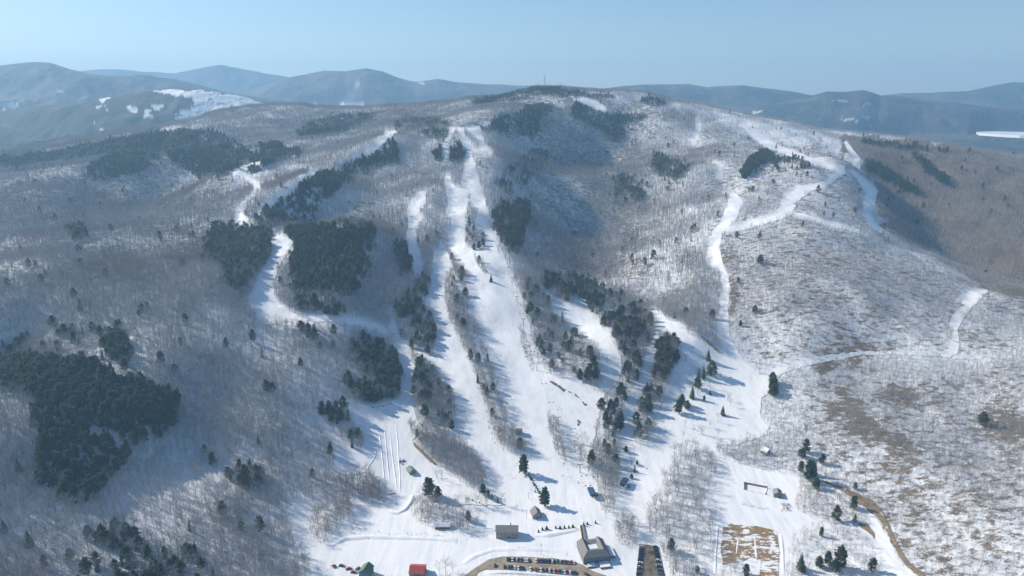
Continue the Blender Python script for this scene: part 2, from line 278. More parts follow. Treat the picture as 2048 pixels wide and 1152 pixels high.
# conifer stands: (name, outline, density, share of bare trees kept)
STAND = [
 ('the large dense stand on the lower left slope', [(-60, 745), (0, 735), (60, 720), (110, 730), (180, 735), (250, 765), (340, 790), (365, 810), (350, 850), (300, 880), (260, 900), (250, 930), (215, 965), (195, 1000), (160, 1010), (120, 1005), (90, 990), (75, 940), (85, 900), (70, 850), (70, 800), (0, 775), (-60, 770)], 1.0, .1),
 ('the small clump above the large left stand', [(212, 690), (250, 682), (268, 700), (262, 722), (220, 722)], .7, .6),
 ('the thin band along the left bench', [(-50, 700), (90, 668), (200, 650), (285, 655), (200, 680), (90, 715), (-50, 725)], .16, 1),
 ('the round knoll stand west of the main run', [(571, 461), (640, 459), (698, 457), (739, 454), (752, 478), (738, 515), (731, 561), (722, 590), (627, 593), (590, 590), (588, 554), (579, 532), (588, 496), (583, 482)], .9, .25),
 ('the small stand under the knoll', [(590, 605), (625, 600), (650, 612), (690, 615), (692, 635), (640, 630), (592, 630)], .5, .8),
 ('the stand left of the knoll trail', [(430, 455), (470, 450), (515, 460), (541, 468), (543, 500), (537, 523), (513, 545), (498, 570), (480, 600), (455, 570), (440, 530), (410, 520), (415, 480)], .45, .8),
 ('the dark slope under the ridge trail', [(767, 284), (785, 280), (798, 302), (798, 325), (719, 345), (700, 361), (644, 410), (616, 445), (570, 450), (514, 446), (510, 434), (544, 413), (579, 393), (604, 372), (654, 346), (709, 328), (740, 310)], .75, .4),
 ('the far left crest', [(191, 289), (260, 272), (312, 264), (434, 264), (469, 284), (521, 315), (451, 350), (399, 357), (347, 330), (323, 300), (318, 326), (288, 343), (208, 364), (174, 353), (180, 329), (243, 308), (174, 318), (0, 345), (0, 318), (104, 308)], .5, .5),
 ('the wooded shoulder below the skyline', [(590, 265), (640, 240), (700, 230), (755, 224), (735, 245), (680, 265), (640, 275), (600, 278)], .6, .6),
 ('the ridge above the left trail', [(520, 292), (560, 290), (600, 300), (605, 315), (560, 322), (530, 337), (500, 347), (497, 330)], .5, .6),
 ('the trees beside the summit plateau', [(785, 250), (830, 238), (875, 240), (900, 249), (840, 257), (790, 262)], .5, .6),
 ('the trees under the plateau edge', [(830, 262), (880, 257), (894, 262), (892, 275), (860, 276), (840, 275)], .3, .8),
 ('the dark island between the upper runs', [(900, 305), (912, 282), (925, 292), (929, 310), (925, 324), (900, 324), (897, 312)], .9, .3),
 ('the dark island between the upper runs', [(866, 308), (880, 292), (884, 305), (884, 322), (870, 325)], .9, .3),
 ('the dark head of the central bowl', [(997, 234), (1025, 227), (1067, 208), (1108, 206), (1103, 225), (1080, 239), (1080, 267), (1053, 277), (1025, 267), (990, 262), (960, 264), (960, 256), (983, 243)], 1.0, .4),
 ('the dark wedge below the summit', [(1140, 215), (1153, 204), (1188, 218), (1219, 232), (1275, 228), (1292, 234), (1254, 249), (1247, 281), (1226, 284), (1199, 263), (1164, 246), (1140, 227)], 1.0, .4),
 ('the summit crest', [(940, 204), (1000, 190), (1050, 176), (1085, 172), (1140, 180), (1220, 192), (1230, 197), (1140, 192), (1080, 190), (1030, 200), (960, 212)], 1.0, .6),
 ('the knob on the right skyline', [(1275, 202), (1300, 193), (1328, 202), (1330, 212), (1290, 212)], .7, .5),
 ('the dark wedge beside the main run', [(982, 430), (1010, 410), (1055, 405), (1062, 440), (1050, 470), (1042, 497), (1022, 505), (1000, 475), (988, 455)], .7, .4),
 ('the wooded bowl right of the main run', [(1030, 330), (1090, 290), (1100, 320), (1050, 380), (1010, 390), (990, 370), (990, 345)], .2, 1),
 ('the clump on the bowl far side', [(1305, 305), (1330, 318), (1375, 330), (1365, 355), (1330, 360), (1305, 340)], .45, .7),
 ('the bowl floor', [(1225, 360), (1250, 350), (1290, 370), (1290, 410), (1260, 420), (1230, 400)], .22, 1),
 ('the clump under the right summit trail', [(1480, 345), (1500, 320), (1520, 304), (1545, 304), (1530, 325), (1500, 350), (1485, 362)], .75, .5),
 ('the scattered firs under the right summit trail', [(1520, 308), (1560, 312), (1620, 324), (1630, 336), (1560, 345), (1520, 345)], .2, .8),
 ('the dark belt on the far right hillside', [(1740, 326), (1782, 350), (1834, 378), (1843, 394), (1810, 383), (1765, 359), (1730, 338)], .8, .4),
 ('the upper belt on the far right hillside', [(1824, 305), (1869, 338), (1906, 371), (1890, 374), (1851, 345), (1830, 320)], .6, .5),
 ('the far right skyline', [(1720, 283), (1800, 290), (1900, 298), (1900, 306), (1800, 298), (1720, 290)], .3, .8),
 ('the dark strip right of the curved run', [(1132, 556), (1159, 563), (1185, 576), (1227, 593), (1259, 621), (1290, 634), (1306, 656), (1304, 674), (1290, 712), (1275, 758), (1254, 792), (1243, 830), (1212, 830), (1214, 792), (1240, 768), (1245, 712), (1222, 673), (1190, 634), (1172, 606), (1151, 587)], .36, .9),
 ('the straight strip beside the wide right slope', [(1319, 676), (1339, 678), (1354, 687), (1358, 709), (1337, 763), (1313, 804), (1290, 815), (1286, 799), (1304, 747), (1315, 700)], .55, .5),
 ('the lower end of the curved run strip', [(1212, 790), (1254, 795), (1243, 833), (1240, 880), (1234, 920), (1198, 926), (1192, 880), (1198, 841), (1206, 809)], .2, .95),
 ('the straight strip beside the wide right slope', [(1284, 799), (1311, 815), (1293, 848), (1297, 880), (1268, 880), (1269, 833)], .2, .9),
 ('the clump at the head of the curved run', [(1085, 556), (1115, 558), (1140, 575), (1144, 602), (1135, 604), (1120, 596), (1095, 580)], .55, .6),
 ('the block between the main and curved runs', [(1040, 566), (1080, 592), (1102, 612), (1127, 645), (1174, 698), (1197, 711), (1199, 773), (1194, 782), (1152, 760), (1140, 749), (1121, 759), (1095, 739), (1076, 700), (1066, 673), (1055, 632)], .16, 1),
 ('the block between the main and curved runs', [(1082, 728), (1140, 718), (1190, 730), (1198, 780), (1140, 749), (1100, 745)], .25, .9),
 ('the dark round clump left of the main run', [(800, 600), (835, 560), (858, 560), (856, 585), (847, 610), (864, 640), (866, 670), (860, 697), (830, 702), (805, 670), (793, 640)], .42, .8),
 ('the small stand beside the left branch run', [(790, 490), (815, 490), (825, 520), (822, 555), (800, 552)], .6, .6),
 ('the wood above the tubing lanes', [(605, 662), (660, 660), (740, 676), (768, 690), (780, 706), (794, 720), (800, 745), (799, 777), (794, 797), (760, 802), (700, 806), (680, 790), (690, 760), (720, 730), (700, 700), (640, 690), (610, 670)], .3, .8),
 ('the dark corner above the tubing lanes', [(735, 705), (782, 703), (800, 745), (798, 790), (760, 780), (740, 740)], .5, .6),
 ('the block between trail and main run', [(836, 722), (856, 742), (890, 780), (906, 810), (903, 866), (870, 860), (835, 840), (828, 800), (827, 750)], .2, .9),
 ('the wedge left of the tubing lanes', [(640, 835), (660, 815), (686, 815), (700, 845), (722, 882), (720, 902), (700, 900), (672, 883), (650, 862)], .25, .8),
 ('the scattered pines in the lower left wood', [(440, 930), (480, 920), (530, 940), (520, 990), (450, 990)], .2, .9),
 ('the pines in the lower left corner', [(150, 1100), (200, 1060), (240, 1050), (290, 1100), (380, 1110), (430, 1130), (430, 1180), (150, 1180)], .22, .9),
 ('the clump right of the wide slope', [(1592, 880), (1625, 890), (1640, 905), (1630, 955), (1600, 952)], .3, .8),
 ('the edge of the right hillside wood', [(1538, 755), (1556, 750), (1552, 790), (1540, 800)], .6, .6),
 ('the grove inside the curved track', [(1640, 970), (1680, 995), (1690, 1045), (1630, 1048), (1615, 1010)], .02, 1),
 ('the grove inside the curved track', [(1640, 1065), (1700, 1065), (1742, 1110), (1735, 1170), (1650, 1170)], .02, 1),
 ('the far left valley wood', [(130, 462), (165, 455), (182, 475), (150, 482)], .6, .6),
]
# ground showing through the snow: (outline, amount)
BARE = [
 ([(1600, 770), (2070, 730), (2400, 740), (2400, 1180), (1830, 1180), (1700, 960), (1620, 880)], .49), ([(1640, 800), (1700, 785), (1745, 825), (1765, 875), (1715, 890), (1685, 850)], .9), ([(1752, 770), (1800, 762), (1828, 800), (1790, 812)], .9), ([(1945, 825), (2000, 815), (2060, 850), (2060, 905), (1985, 870)], .9),
 ([(1768, 865), (1830, 875), (1845, 940), (1790, 945)], .8), ([(1790, 940), (1850, 955), (1865, 1000), (1800, 1005)], .6), ([(1820, 1000), (1930, 1000), (2048, 1060), (2048, 1152), (1850, 1120)], .45), ([(1650, 735), (1720, 745), (1780, 760), (1700, 790), (1640, 780)], .45),
 ([(1600, 737), (1660, 715), (1760, 698), (1785, 706), (1700, 722), (1620, 742)], .85), ([(1620, 705), (1700, 690), (1760, 682), (1760, 697), (1660, 710), (1600, 722)], .8), ([(1456, 545), (1467, 555), (1476, 575), (1471, 620), (1461, 655), (1458, 620), (1462, 590)], .95), ([(1440, 480), (1446, 500), (1452, 535), (1444, 525), (1437, 500)], .9),
 ([(1590, 550), (1640, 555), (1700, 610), (1745, 655), (1650, 645), (1590, 600)], .5), ([(1900, 640), (1990, 655), (2048, 700), (1960, 705), (1920, 690)], .55), ([(1920, 560), (2048, 600), (2048, 640), (1960, 620)], .25), ([(1400, 250), (1700, 300), (1760, 480), (1960, 580), (1900, 700), (1500, 720), (1440, 560), (1400, 400)], .46),
 ([(1080, 560), (1060, 300), (900, 200), (1300, 200), (1300, 560)], .54), ([(0, 300), (600, 220), (1100, 180), (1400, 230), (1300, 280), (800, 270), (500, 300), (400, 500), (0, 560)], .50), ([(1685, 268), (2080, 296), (2400, 330), (2400, 660), (2080, 604), (1975, 580), (1850, 513), (1785, 462), (1752, 400), (1724, 340)], .97), ([(1960, 560), (2090, 590), (2090, 650), (1990, 612)], .5), ([(0, 700), (260, 650), (290, 662), (100, 705), (0, 730)], .5),
 ([(1437, 695), (1455, 712), (1440, 712), (1412, 690), (1385, 668)], .7), ([(1464, 690), (1476, 705), (1486, 722), (1478, 722)], .7), ([(660, 420), (760, 400), (800, 470), (700, 455)], .5), ([(0, 560), (500, 560), (600, 1152), (0, 1152)], .12),
]
MW, MH = 1324, 626  # half-size photo grid with a margin round it
_mu, _mv = np.meshgrid((np.arange(MW) - 150) * 2.0, (np.arange(MH) - 20) * 2.0, indexing='ij')
_ju = _mu + vnoise(_mu / 9, _mv / 9, 31) * 7; _jv = _mv + vnoise(_mu / 9, _mv / 9, 37) * 6
open_m = np.zeros((MW, MH), bool)
for k in OPEN:
    for pl in OPEN[k]: open_m |= inpoly(_ju, _jv, pl)
dB = np.ones((MW, MH)); dC = np.full((MW, MH), 0.0038); sid = np.full((MW, MH), -1, int)
_left = np.clip((700 - _mu) / 400, 0, 1) * np.clip((_mv - 560) / 100, 0, 1)
_rightlow = np.clip((_mu - 1480) / 60, 0, 1) * np.clip((_mv - 430) / 80, 0, 1)
dB *= 1 - 0.05 * _rightlow
dB *= 1 - 0.15 * _left
dB[inpoly(_mu, _mv, [(1700, 268), (2080, 296), (2400, 330), (2400, 660), (2080, 604), (1975, 580), (1850, 513), (1785, 462), (1752, 400), (1724, 340)])] = 1.7
dB[inpoly(_mu, _mv, [(1480, 240), (1600, 260), (1690, 285), (1716, 318), (1690, 336), (1560, 296), (1510, 270)])] *= .35
dC += - 0.0036 * _rightlow
for i, (nm, pl, d, keep) in enumerate(STAND):
    m = inpoly(_ju, _jv, pl); dC[m] = np.maximum(dC[m], d); sid[m] = i; dB[m] *= keep
dB[open_m] = 0; dC[open_m] = 0
for pl, b, c in GROVE:
    m = inpoly(_ju, _jv, pl) & open_m; dB[m] = np.maximum(dB[m], b)
    m2 = m & (sid >= 0)
    dC[m] = c
for i, (nm, pl, d, keep) in enumerate(STAND):
    if nm.startswith(('the straight strip', 'the grove inside')):
        m = inpoly(_ju, _jv, pl); dC[m] = d; sid[m] = i
for pl in GAP:
    m = inpoly(_mu, _mv, pl); dB[m] = 0; dC[m] = 0
def _blur(A, n):
    for _ in range(n):
        P = np.pad(A, 1, mode='edge'); A = (P[:-2, 1:-1] + P[2:, 1:-1] + P[1:-1, :-2] + P[1:-1, 2:] + 2 * P[1:-1, 1:-1]) / 6
    return A
dC = np.where(dB + dC > 0, .72 * dC + .28 * _blur(dC, 26), 0)
for pl in ([(915, 1180), (930, 1140), (1008, 1108), (1110, 1112), (1170, 1085), (1228, 1085), (1240, 1180)], [(1270, 1180), (1274, 1085), (1316, 1088), (1340, 1180)], [(1440, 1045), (1565, 1058), (1565, 1118), (1440, 1118)]):
    m = inpoly(_mu, _mv, pl); dB[m] = 0; dC[m] = 0
bare_m = np.zeros((MW, MH))
for pl, a in BARE:
    m = inpoly(_mu + vnoise(_mu / 26, _mv / 13, 43) * 46 + vnoise(_mu / 8, _mv / 5, 44) * 22, _mv + vnoise(_mu / 26, _mv / 13, 47) * 26 + vnoise(_mu / 8, _mv / 5, 48) * 12, pl) if _mu[0, 0] < 1e9 and a not in (.95,) else inpoly(_ju, _jv, pl); bare_m[m] = np.maximum(bare_m[m], a * (.80 if a < .85 else .76 if a < .96 else 1))
def _blur(A, n):
    for _ in range(n):
        P = np.pad(A, 1, mode='edge'); A = (P[:-2, 1:-1] + P[2:, 1:-1] + P[1:-1, :-2] + P[1:-1, 2:] + 2 * P[1:-1, 1:-1]) / 6
    return A
bare_m = _blur(bare_m, 4)
bare_m = np.clip(bare_m + 0.06 + 0.15 * _rightlow * (bare_m < .3), 0, 1)


def mlook(A, u, v, default=0):
    i = np.round(np.asarray(u) / 2 + 150).astype(int); j = np.round(np.asarray(v) / 2 + 20).astype(int)
    ok = (i >= 0) & (i < MW) & (j >= 0) & (j < MH)
    return np.where(ok, A[np.clip(i, 0, MW - 1), np.clip(j, 0, MH - 1)], default)
# ------------------------------------------------------------------ materials
def mat(name, col=(.5, .5, .5), rough=.7, metal=0.0):
    m = bpy.data.materials.new(name); m.use_nodes = True
    b = m.node_tree.nodes['Principled BSDF']
    b.inputs['Base Color'].default_value = (*col, 1); b.inputs['Roughness'].default_value = rough; b.inputs['Metallic'].default_value = metal
    b.inputs['Specular IOR Level'].default_value = 0.25
    return m


class NT:
    def __init__(s, m):
        s.t = m.node_tree; s.b = s.t.nodes['Principled BSDF']
    def n(s, typ, **kw):
        x = s.t.nodes.new(typ)
        for k, v in kw.items():
            if k in x.inputs: x.inputs[k].default_value = v
            else: setattr(x, k, v)
        return x
    def l(s, a, b): s.t.links.new(a, b)
    def pos(s, scale=(1, 1, 1)):
        g = s.n('ShaderNodeNewGeometry'); m = s.n('ShaderNodeMapping'); m.inputs['Scale'].default_value = scale
        s.l(g.outputs['Position'], m.inputs['Vector']); return m.outputs[0]
    def noise(s, vec, scale, detail=4, rough=.6):
        x = s.n('ShaderNodeTexNoise', Scale=scale, Detail=detail, Roughness=rough); s.l(vec, x.inputs['Vector']); return x.outputs['Fac']
    def math(s, op, a, b=None, clamp=False):
        x = s.n('ShaderNodeMath', operation=op, use_clamp=clamp)
        for i, q in enumerate((a, b)):
            if q is None: continue
            if isinstance(q, (int, float)): x.inputs[i].default_value = q
            else: s.l(q, x.inputs[i])
        return x.outputs[0]
    def ramp(s, f, stops):
        x = s.n('ShaderNodeValToRGB'); e = x.color_ramp.elements
        while len(e) < len(stops): e.new(.5)
        for q, (p, c) in zip(e, stops): q.position = p; q.color = (*c, 1)
        s.l(f, x.inputs[0]); return x.outputs[0]
    def mix(s, f, a, b, blend='MIX'):
        x = s.n('ShaderNodeMix', data_type='RGBA', blend_type=blend)
        for i, q in ((0, f), (6, a), (7, b)):
            if isinstance(q, (int, float)): x.inputs[i].default_value = q
            elif isinstance(q, tuple): x.inputs[i].default_value = (*q, 1)
            else: s.l(q, x.inputs[i])
        return x.outputs[2]
    def sstep(s, f, lo, hi):
        x = s.n('ShaderNodeMapRange', interpolation_type='SMOOTHSTEP'); x.inputs[1].default_value = lo; x.inputs[2].default_value = hi; s.l(f, x.inputs[0]); return x.outputs[0]
    def bump(s, f, strength, dist):
        x = s.n('ShaderNodeBump', Strength=strength, Distance=dist); s.l(f, x.inputs['Height']); s.l(x.outputs[0], s.b.inputs['Normal'])
    def col(s, c): s.l(c, s.b.inputs['Base Color'])
    def attr(s, name):
        x = s.n('ShaderNodeAttribute', attribute_name=name); return x.outputs['Fac']


SNOW = (.80, .83, .86)
M = {}
m = M['snow'] = mat('groomed_snow', SNOW, .55); t = NT(m)
p = t.pos(); a = t.noise(p, .035, 5); b = t.noise(t.pos((1, .25, 1)), .5, 3)
w_ = t.noise(t.pos((1, .12, 1)), .16, 5, .65); t.col(t.mix(t.sstep(w_, .35, .62), t.mix(t.sstep(a, .3, .7), (.70, .735, .775), (.83, .845, .865)), (.87, .88, .885)))
t.bump(t.math('ADD', t.math('MULTIPLY', a, 1.2), t.math('MULTIPLY', b, .35)), .55, 1.0)
m = M['floor'] = mat('forest_floor', SNOW, .8); t = NT(m)
p = t.pos(); ps = t.pos((.62, 1, 1))
n1 = t.noise(ps, .13, 6, .72); n2 = t.noise(p, .022, 3); n3 = t.noise(p, .9, 3, .7); n4 = t.noise(p, .06, 4)
f = t.math('ADD', t.math('MULTIPLY', t.math('SUBTRACT', n1, .5), 2.3), t.math('MULTIPLY', t.math('SUBTRACT', n3, .5), 1.1))
f = t.math('ADD', f, t.math('MULTIPLY', t.math('SUBTRACT', n2, .5), .5))
f = t.math('ADD', f, t.math('MULTIPLY', t.math('SUBTRACT', t.attr('bare'), .42), 1.1))
f = t.sstep(f, .0, .22)
earth = t.mix(t.sstep(n4, .3, .7), (.195, .15, .095), (.30, .235, .14))
earth = t.mix(t.sstep(n3, .35, .7), earth, (.115, .09, .078))
t.col(t.mix(f, (.79, .815, .845), earth))
t.bump(t.math('ADD', t.math('MULTIPLY', n1, 1.6), t.math('MULTIPLY', n3, .6)), .7, 1.3)
m = M['far'] = mat('distant_forest', (.1, .1, .1), .9); t = NT(m)
p = t.pos(); a = t.noise(p, .0011, 6, .62); b = t.noise(p, .006, 5, .65); c = t.noise(p, .0005, 3); d = t.noise(p, .03, 3, .7)
fc = t.mix(t.sstep(a, .42, .58), (.115, .10, .09), (.028, .042, .032))
fc = t.mix(t.sstep(b, .50, .68), fc, (.135, .13, .125))
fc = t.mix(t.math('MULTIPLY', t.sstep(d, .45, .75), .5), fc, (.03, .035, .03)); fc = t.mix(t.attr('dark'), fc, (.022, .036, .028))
open_ = t.math('MULTIPLY', t.sstep(t.math('ADD', b, t.math('MULTIPLY', c, .55)), .965, 1.0), t.attr('low'))
snowy = t.math('MULTIPLY', t.attr('snow'), t.sstep(d, .30, .44))
t.col(t.mix(t.math('MAXIMUM', open_, snowy), fc, (.76, .79, .82)))
t.bump(b, .5, 60.0)
m = M['ice'] = mat('lake_snow', (.78, .81, .84), .6)
m = M['gravel'] = mat('sanded_gravel', (.3, .25, .19), .9); t = NT(m)
p = t.pos(); a = t.noise(p, .12, 5); b = t.noise(t.pos((.3, 1, 1)), .6, 4)
g = t.mix(t.sstep(a, .3, .7), (.25, .205, .15), (.38, .325, .24)); g = t.mix(t.sstep(b, .55, .72), g, (.17, .14, .11)); t.col(g)
m = M['wet'] = mat('wet_gravel', (.12, .10, .08), .8); t = NT(m); p = t.pos(); t.col(t.mix(t.sstep(t.noise(p, .15, 5), .35, .65), (.085, .075, .062), (.20, .165, .12)))  # darker copy of the gravel, shade on the right car park painted in
m = M['dirt'] = mat('brown_dirt', (.28, .2, .12), .95); t = NT(m)
p = t.pos(); a = t.noise(p, .07, 6, .65); b = t.noise(p, .45, 4, .7); c = t.noise(t.pos((.35, 1, 1)), .3, 4, .7)
g = t.mix(t.sstep(b, .35, .65), (.20, .125, .06), (.33, .235, .125))
t.col(t.mix(t.sstep(t.math('ADD', t.math('MULTIPLY', c, .6), t.math('MULTIPLY', a, .5)), .56, .60), g, SNOW)); t.bump(b, .5, .5)
m = M['bank'] = mat('bank_earth', (.28, .2, .12), .95); t = NT(m)
p = t.pos(); a = t.noise(p, .25, 5, .7); b = t.noise(p, .05, 4)
g = t.mix(t.sstep(a, .35, .65), (.19, .135, .08), (.31, .235, .14)); t.col(t.mix(t.sstep(b, .60, .66), g, SNOW)); t.bump(a, .6, .6)


# ------------------------------------------------------------------ object helpers
def tag(o, label=None, cat=None, group=None, kind=None):
    if label: o['label'] = label
    if cat: o['category'] = cat
    if group: o['group'] = group
    if kind: o['kind'] = kind
    return o


def mesh_obj(name, V, F, mats=(), parent=None, smooth=False, midx=None):
    me = bpy.data.meshes.new(name); me.from_pydata([tuple(q) for q in V], [], [tuple(q) for q in F]); me.update()
    for q in mats: me.materials.append(q)
    if midx is not None: me.polygons.foreach_set('material_index', np.asarray(midx, np.int32))
    if smooth: me.polygons.foreach_set('use_smooth', np.ones(len(me.polygons), bool))
    o = bpy.data.objects.new(name, me); COL.objects.link(o)
    if parent: o.parent = parent
    return o


def fast_mesh(name, V, Q, mats=(), smooth=True):
    """numpy verts + equal-sized faces"""
    V = np.asarray(V, np.float32); Q = np.asarray(Q, np.int32); k = Q.shape[1]
    me = bpy.data.meshes.new(name)
    me.vertices.add(len(V)); me.vertices.foreach_set('co', V.ravel())
    me.loops.add(Q.size); me.loops.foreach_set('vertex_index', Q.ravel())
    me.polygons.add(len(Q)); me.polygons.foreach_set('loop_start', np.arange(0, Q.size, k, dtype=np.int32))
    try: me.polygons.foreach_set('loop_total', np.full(len(Q), k, np.int32))
    except Exception: pass
    me.polygons.foreach_set('use_smooth', np.full(len(Q), smooth))
    for q in mats: me.materials.append(q)
    me.update(calc_edges=True); me.validate()
    return me


def grid_quads(nx, ny):
    i, j = np.meshgrid(np.arange(nx - 1), np.arange(ny - 1), indexing='ij')
    a = (i * ny + j).ravel()
    return np.stack([a, a + ny, a + ny + 1, a + 1], -1)


def fattr(me, name, val):
    at = me.attributes.new(name, 'FLOAT', 'POINT'); at.data.foreach_set('value', np.asarray(val, np.float32))


# ------------------------------------------------------------------ the mountain
V = np.stack([MX.ravel(), MY.ravel(), H.ravel()], -1)
me = fast_mesh('mountain', V, grid_quads(NX, NY), [M['floor']])
_u, _v, _d = project(V[:, 0], V[:, 1], V[:, 2])
fattr(me, 'bare', mlook(bare_m, _u, _v, .25))
o = bpy.data.objects.new('mountain', me); COL.objects.link(o); tag(o, kind='structure')


# ------------------------------------------------------------------ sheets laid on the ground (runs, trails, lots)
def sheet(name, polys, mtl, off, step=8.0, jit=2.0, seed=1, skip=(), kind='structure'):
    allp = []; vs = []; es = []
    for pl in polys:
        q = []
        for (a, b) in zip(pl, list(pl[1:]) + [pl[0]]):
            n = max(1, int(math.hypot(b[0] - a[0], b[1] - a[1]) / 4))
            for i in range(n): q.append((a[0] + (b[0] - a[0]) * i / n, a[1] + (b[1] - a[1]) * i / n))
        q = np.array(q)
        if jit:
            q = q + np.stack([vnoise(q[:, 0] / 7, q[:, 1] / 7, seed), vnoise(q[:, 0] / 7, q[:, 1] / 7, seed + 5)], -1) * jit * 2
        P = ground(q[:, 0], q[:, 1]); P = P[~np.isnan(P[:, 0])]
        k = [0]
        for i in range(1, len(P)):
            l = np.hypot(*(P[i, :2] - P[k[-1], :2]))
            if l > .8: k.append(i)
        P = P[k]
        base = len(vs)
        vs += [(p[0], p[1]) for p in P]; es += [(base + i, base + (i + 1) % len(P)) for i in range(len(P))]
        allp.append([(p[0], p[1]) for p in P])
    A = np.array(vs); x0, y0 = A.min(0); x1, y1 = A.max(0)
    X, Y = np.meshgrid(np.arange(math.floor(x0 / step) * step, x1, step), np.arange(math.floor((y0 - GY0) / step) * step + GY0, y1, step), indexing='ij')
    X = X.ravel(); Y = Y.ravel(); ins = np.zeros(len(X), bool)
    for pl in allp: ins |= inpoly(X, Y, pl)
    pts = [Vector(q) for q in vs] + [Vector((a, b)) for a, b in zip(X[ins], Y[ins])]
    r = delaunay_2d_cdt(pts, es, [], 0, 0.05)
    W = np.array([(q.x, q.y) for q in r[0]]); T = np.array([f for f in r[2] if len(f) == 3])
    c = W[T].mean(1); keep = np.zeros(len(T), bool)
    for pl in allp: keep |= inpoly(c[:, 0], c[:, 1], pl)
    T = T[keep]
    d = W[T]; T = T[((d[:, 1, 0] - d[:, 0, 0]) * (d[:, 2, 1] - d[:, 0, 1]) - (d[:, 1, 1] - d[:, 0, 1]) * (d[:, 2, 0] - d[:, 0, 0])) > 1e-3]
    Z = hq(W[:, 0], W[:, 1]) + off
    me = fast_mesh(name, np.column_stack([W, Z]), T, [mtl])
    o = bpy.data.objects.new(name, me); COL.objects.link(o); tag(o, kind=kind)
    return o


def each(name, polys, *a, **k):
    return [sheet(name, [p], *a, **k) for p in polys]


sheet('ski_run', OPEN['ski_run'], M['snow'], .5)
for pl in OPEN['ski_trail']: sheet('ski_trail', [pl], M['snow'], .55, jit=1.5, seed=9)
LOT = [(925, 1175), (930, 1152), (952, 1136), (978, 1120), (1008, 1114), (1056, 1115), (1114, 1119), (1150, 1125), (1166, 1131), (1180, 1141), (1214, 1153), (1230, 1175), (1190, 1175), (1157, 1151), (1108, 1146), (1048, 1141), (973, 1140), (957, 1146), (948, 1160), (945, 1175)]
sheet('parking_lot', [LOT], M['gravel'], .8, jit=.6)
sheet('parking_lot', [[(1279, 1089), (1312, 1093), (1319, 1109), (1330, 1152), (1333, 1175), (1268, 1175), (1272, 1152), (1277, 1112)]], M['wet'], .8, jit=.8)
sheet('dirt_field', [[(1448, 1052), (1461, 1049), (1493, 1053), (1530, 1056), (1553, 1063), (1558, 1101), (1555, 1175), (1518, 1175), (1521, 1121), (1500, 1116), (1490, 1122), (1445, 1131), (1442, 1091)]], M['dirt'], .8, jit=1.6)
sheet('earth_bank', [[(1641, 961), (1690, 977), (1718, 990), (1747, 1003), (1767, 1027), (1782, 1062), (1797, 1095), (1816, 1124), (1856, 1156), (1840, 1156), (1809, 1131), (1790, 1100), (1774, 1065), (1753, 1035), (1718, 1006), (1680, 980), (1655, 970)]], M['bank'], .9, jit=1.2)
sheet('earth_bank', [[(1715, 1046), (1735, 1050), (1748, 1065), (1750, 1080), (1738, 1068), (1720, 1055)]], M['bank'], .9, jit=1.2)
sheet('earth_bank', [[(826, 885), (836, 893), (850, 906), (862, 918), (873, 929), (868, 930), (855, 919), (840, 906), (829, 894)]], M['bank'], 1.0, jit=.8)
sheet('earth_bank', strip_polys := [strip([(1402, 672), (1420, 688), (1437, 704)], [3, 5, 4])], M['bank'], .9, jit=.8)

# ------------------------------------------------------------------ country beyond: one polar sheet of valley and ranges
def interp(tab, az):
    u = np.array([q[0] for q in tab], float); v = np.array([q[1] for q in tab], float)
    d = rays(u, v); return np.interp(az, d[:, 0] / d[:, 1], d[:, 2] / d[:, 1])


RANGES = [  # crest line (photo points), distance, near and far half-width
 ([(-900, 175), (-500, 160), (-200, 150), (-100, 142), (0, 130), (35, 126), (70, 122), (100, 125), (140, 138), (180, 147), (230, 153), (290, 151), (350, 158), (400, 170), (450, 183), (520, 195), (620, 208), (900, 235), (2600, 260)], 8600, 2600, 1600),
 ([(-900, 170), (-300, 160), (100, 150), (150, 142), (200, 136), (260, 139), (300, 143), (350, 145), (380, 140), (420, 132), (445, 128), (470, 132), (510, 142), (570, 153), (640, 166), (760, 185), (1000, 220), (2600, 260)], 12500, 2600, 2000),
 ([(-900, 260), (300, 235), (450, 200), (530, 170), (570, 156), (610, 149), (650, 140), (690, 143), (733, 137), (765, 143), (806, 159), (830, 163), (855, 161), (876, 158), (914, 164), (962, 168), (1032, 176), (1100, 186), (1250, 215), (2600, 260)], 10600, 2900, 1800),
 ([(-900, 260), (800, 235), (1000, 200), (1120, 184), (1180, 179), (1210, 175), (1250, 170), (1290, 167), (1348, 168), (1379, 167), (1417, 174), (1438, 171), (1487, 171), (1539, 177), (1591, 184), (1626, 192), (1680, 205), (1760, 220), (1900, 235), (2600, 260)], 9400, 2400, 1600),
 ([(-900, 260), (1200, 240), (1500, 215), (1600, 198), (1654, 183), (1688, 184), (1725, 181), (1745, 185), (1761, 191), (1800, 192), (1850, 200), (2000, 215), (2600, 260)], 8400, 1500, 1300),
 ([(-900, 260), (1400, 235), (1700, 200), (1799, 187), (1869, 185), (1938, 182), (1990, 171), (2025, 165), (2060, 165), (2150, 172), (2300, 178), (2600, 200)], 11000, 2800, 2000),
 ([(-900, 240), (600, 210), (850, 180), (930, 171), (1000, 168), (1040, 170), (1100, 173), (1180, 175), (1250, 186), (1500, 196), (1620, 190), (1800, 200), (2600, 240)], 15500, 2500, 2000),
 ([(-900, 262), (-400, 244), (-100, 226), (0, 219), (60, 212), (140, 206), (200, 198), (240, 190), (290, 182), (340, 178), (390, 179), (430, 184), (480, 192), (520, 202), (560, 215), (640, 240), (760, 285), (2600, 300)], 4600, 1300, 900),
 ([(-900, 300), (-200, 285), (0, 279), (80, 276), (160, 272), (260, 268), (400, 275), (600, 300), (2600, 330)], 3550, 500, 500),
]
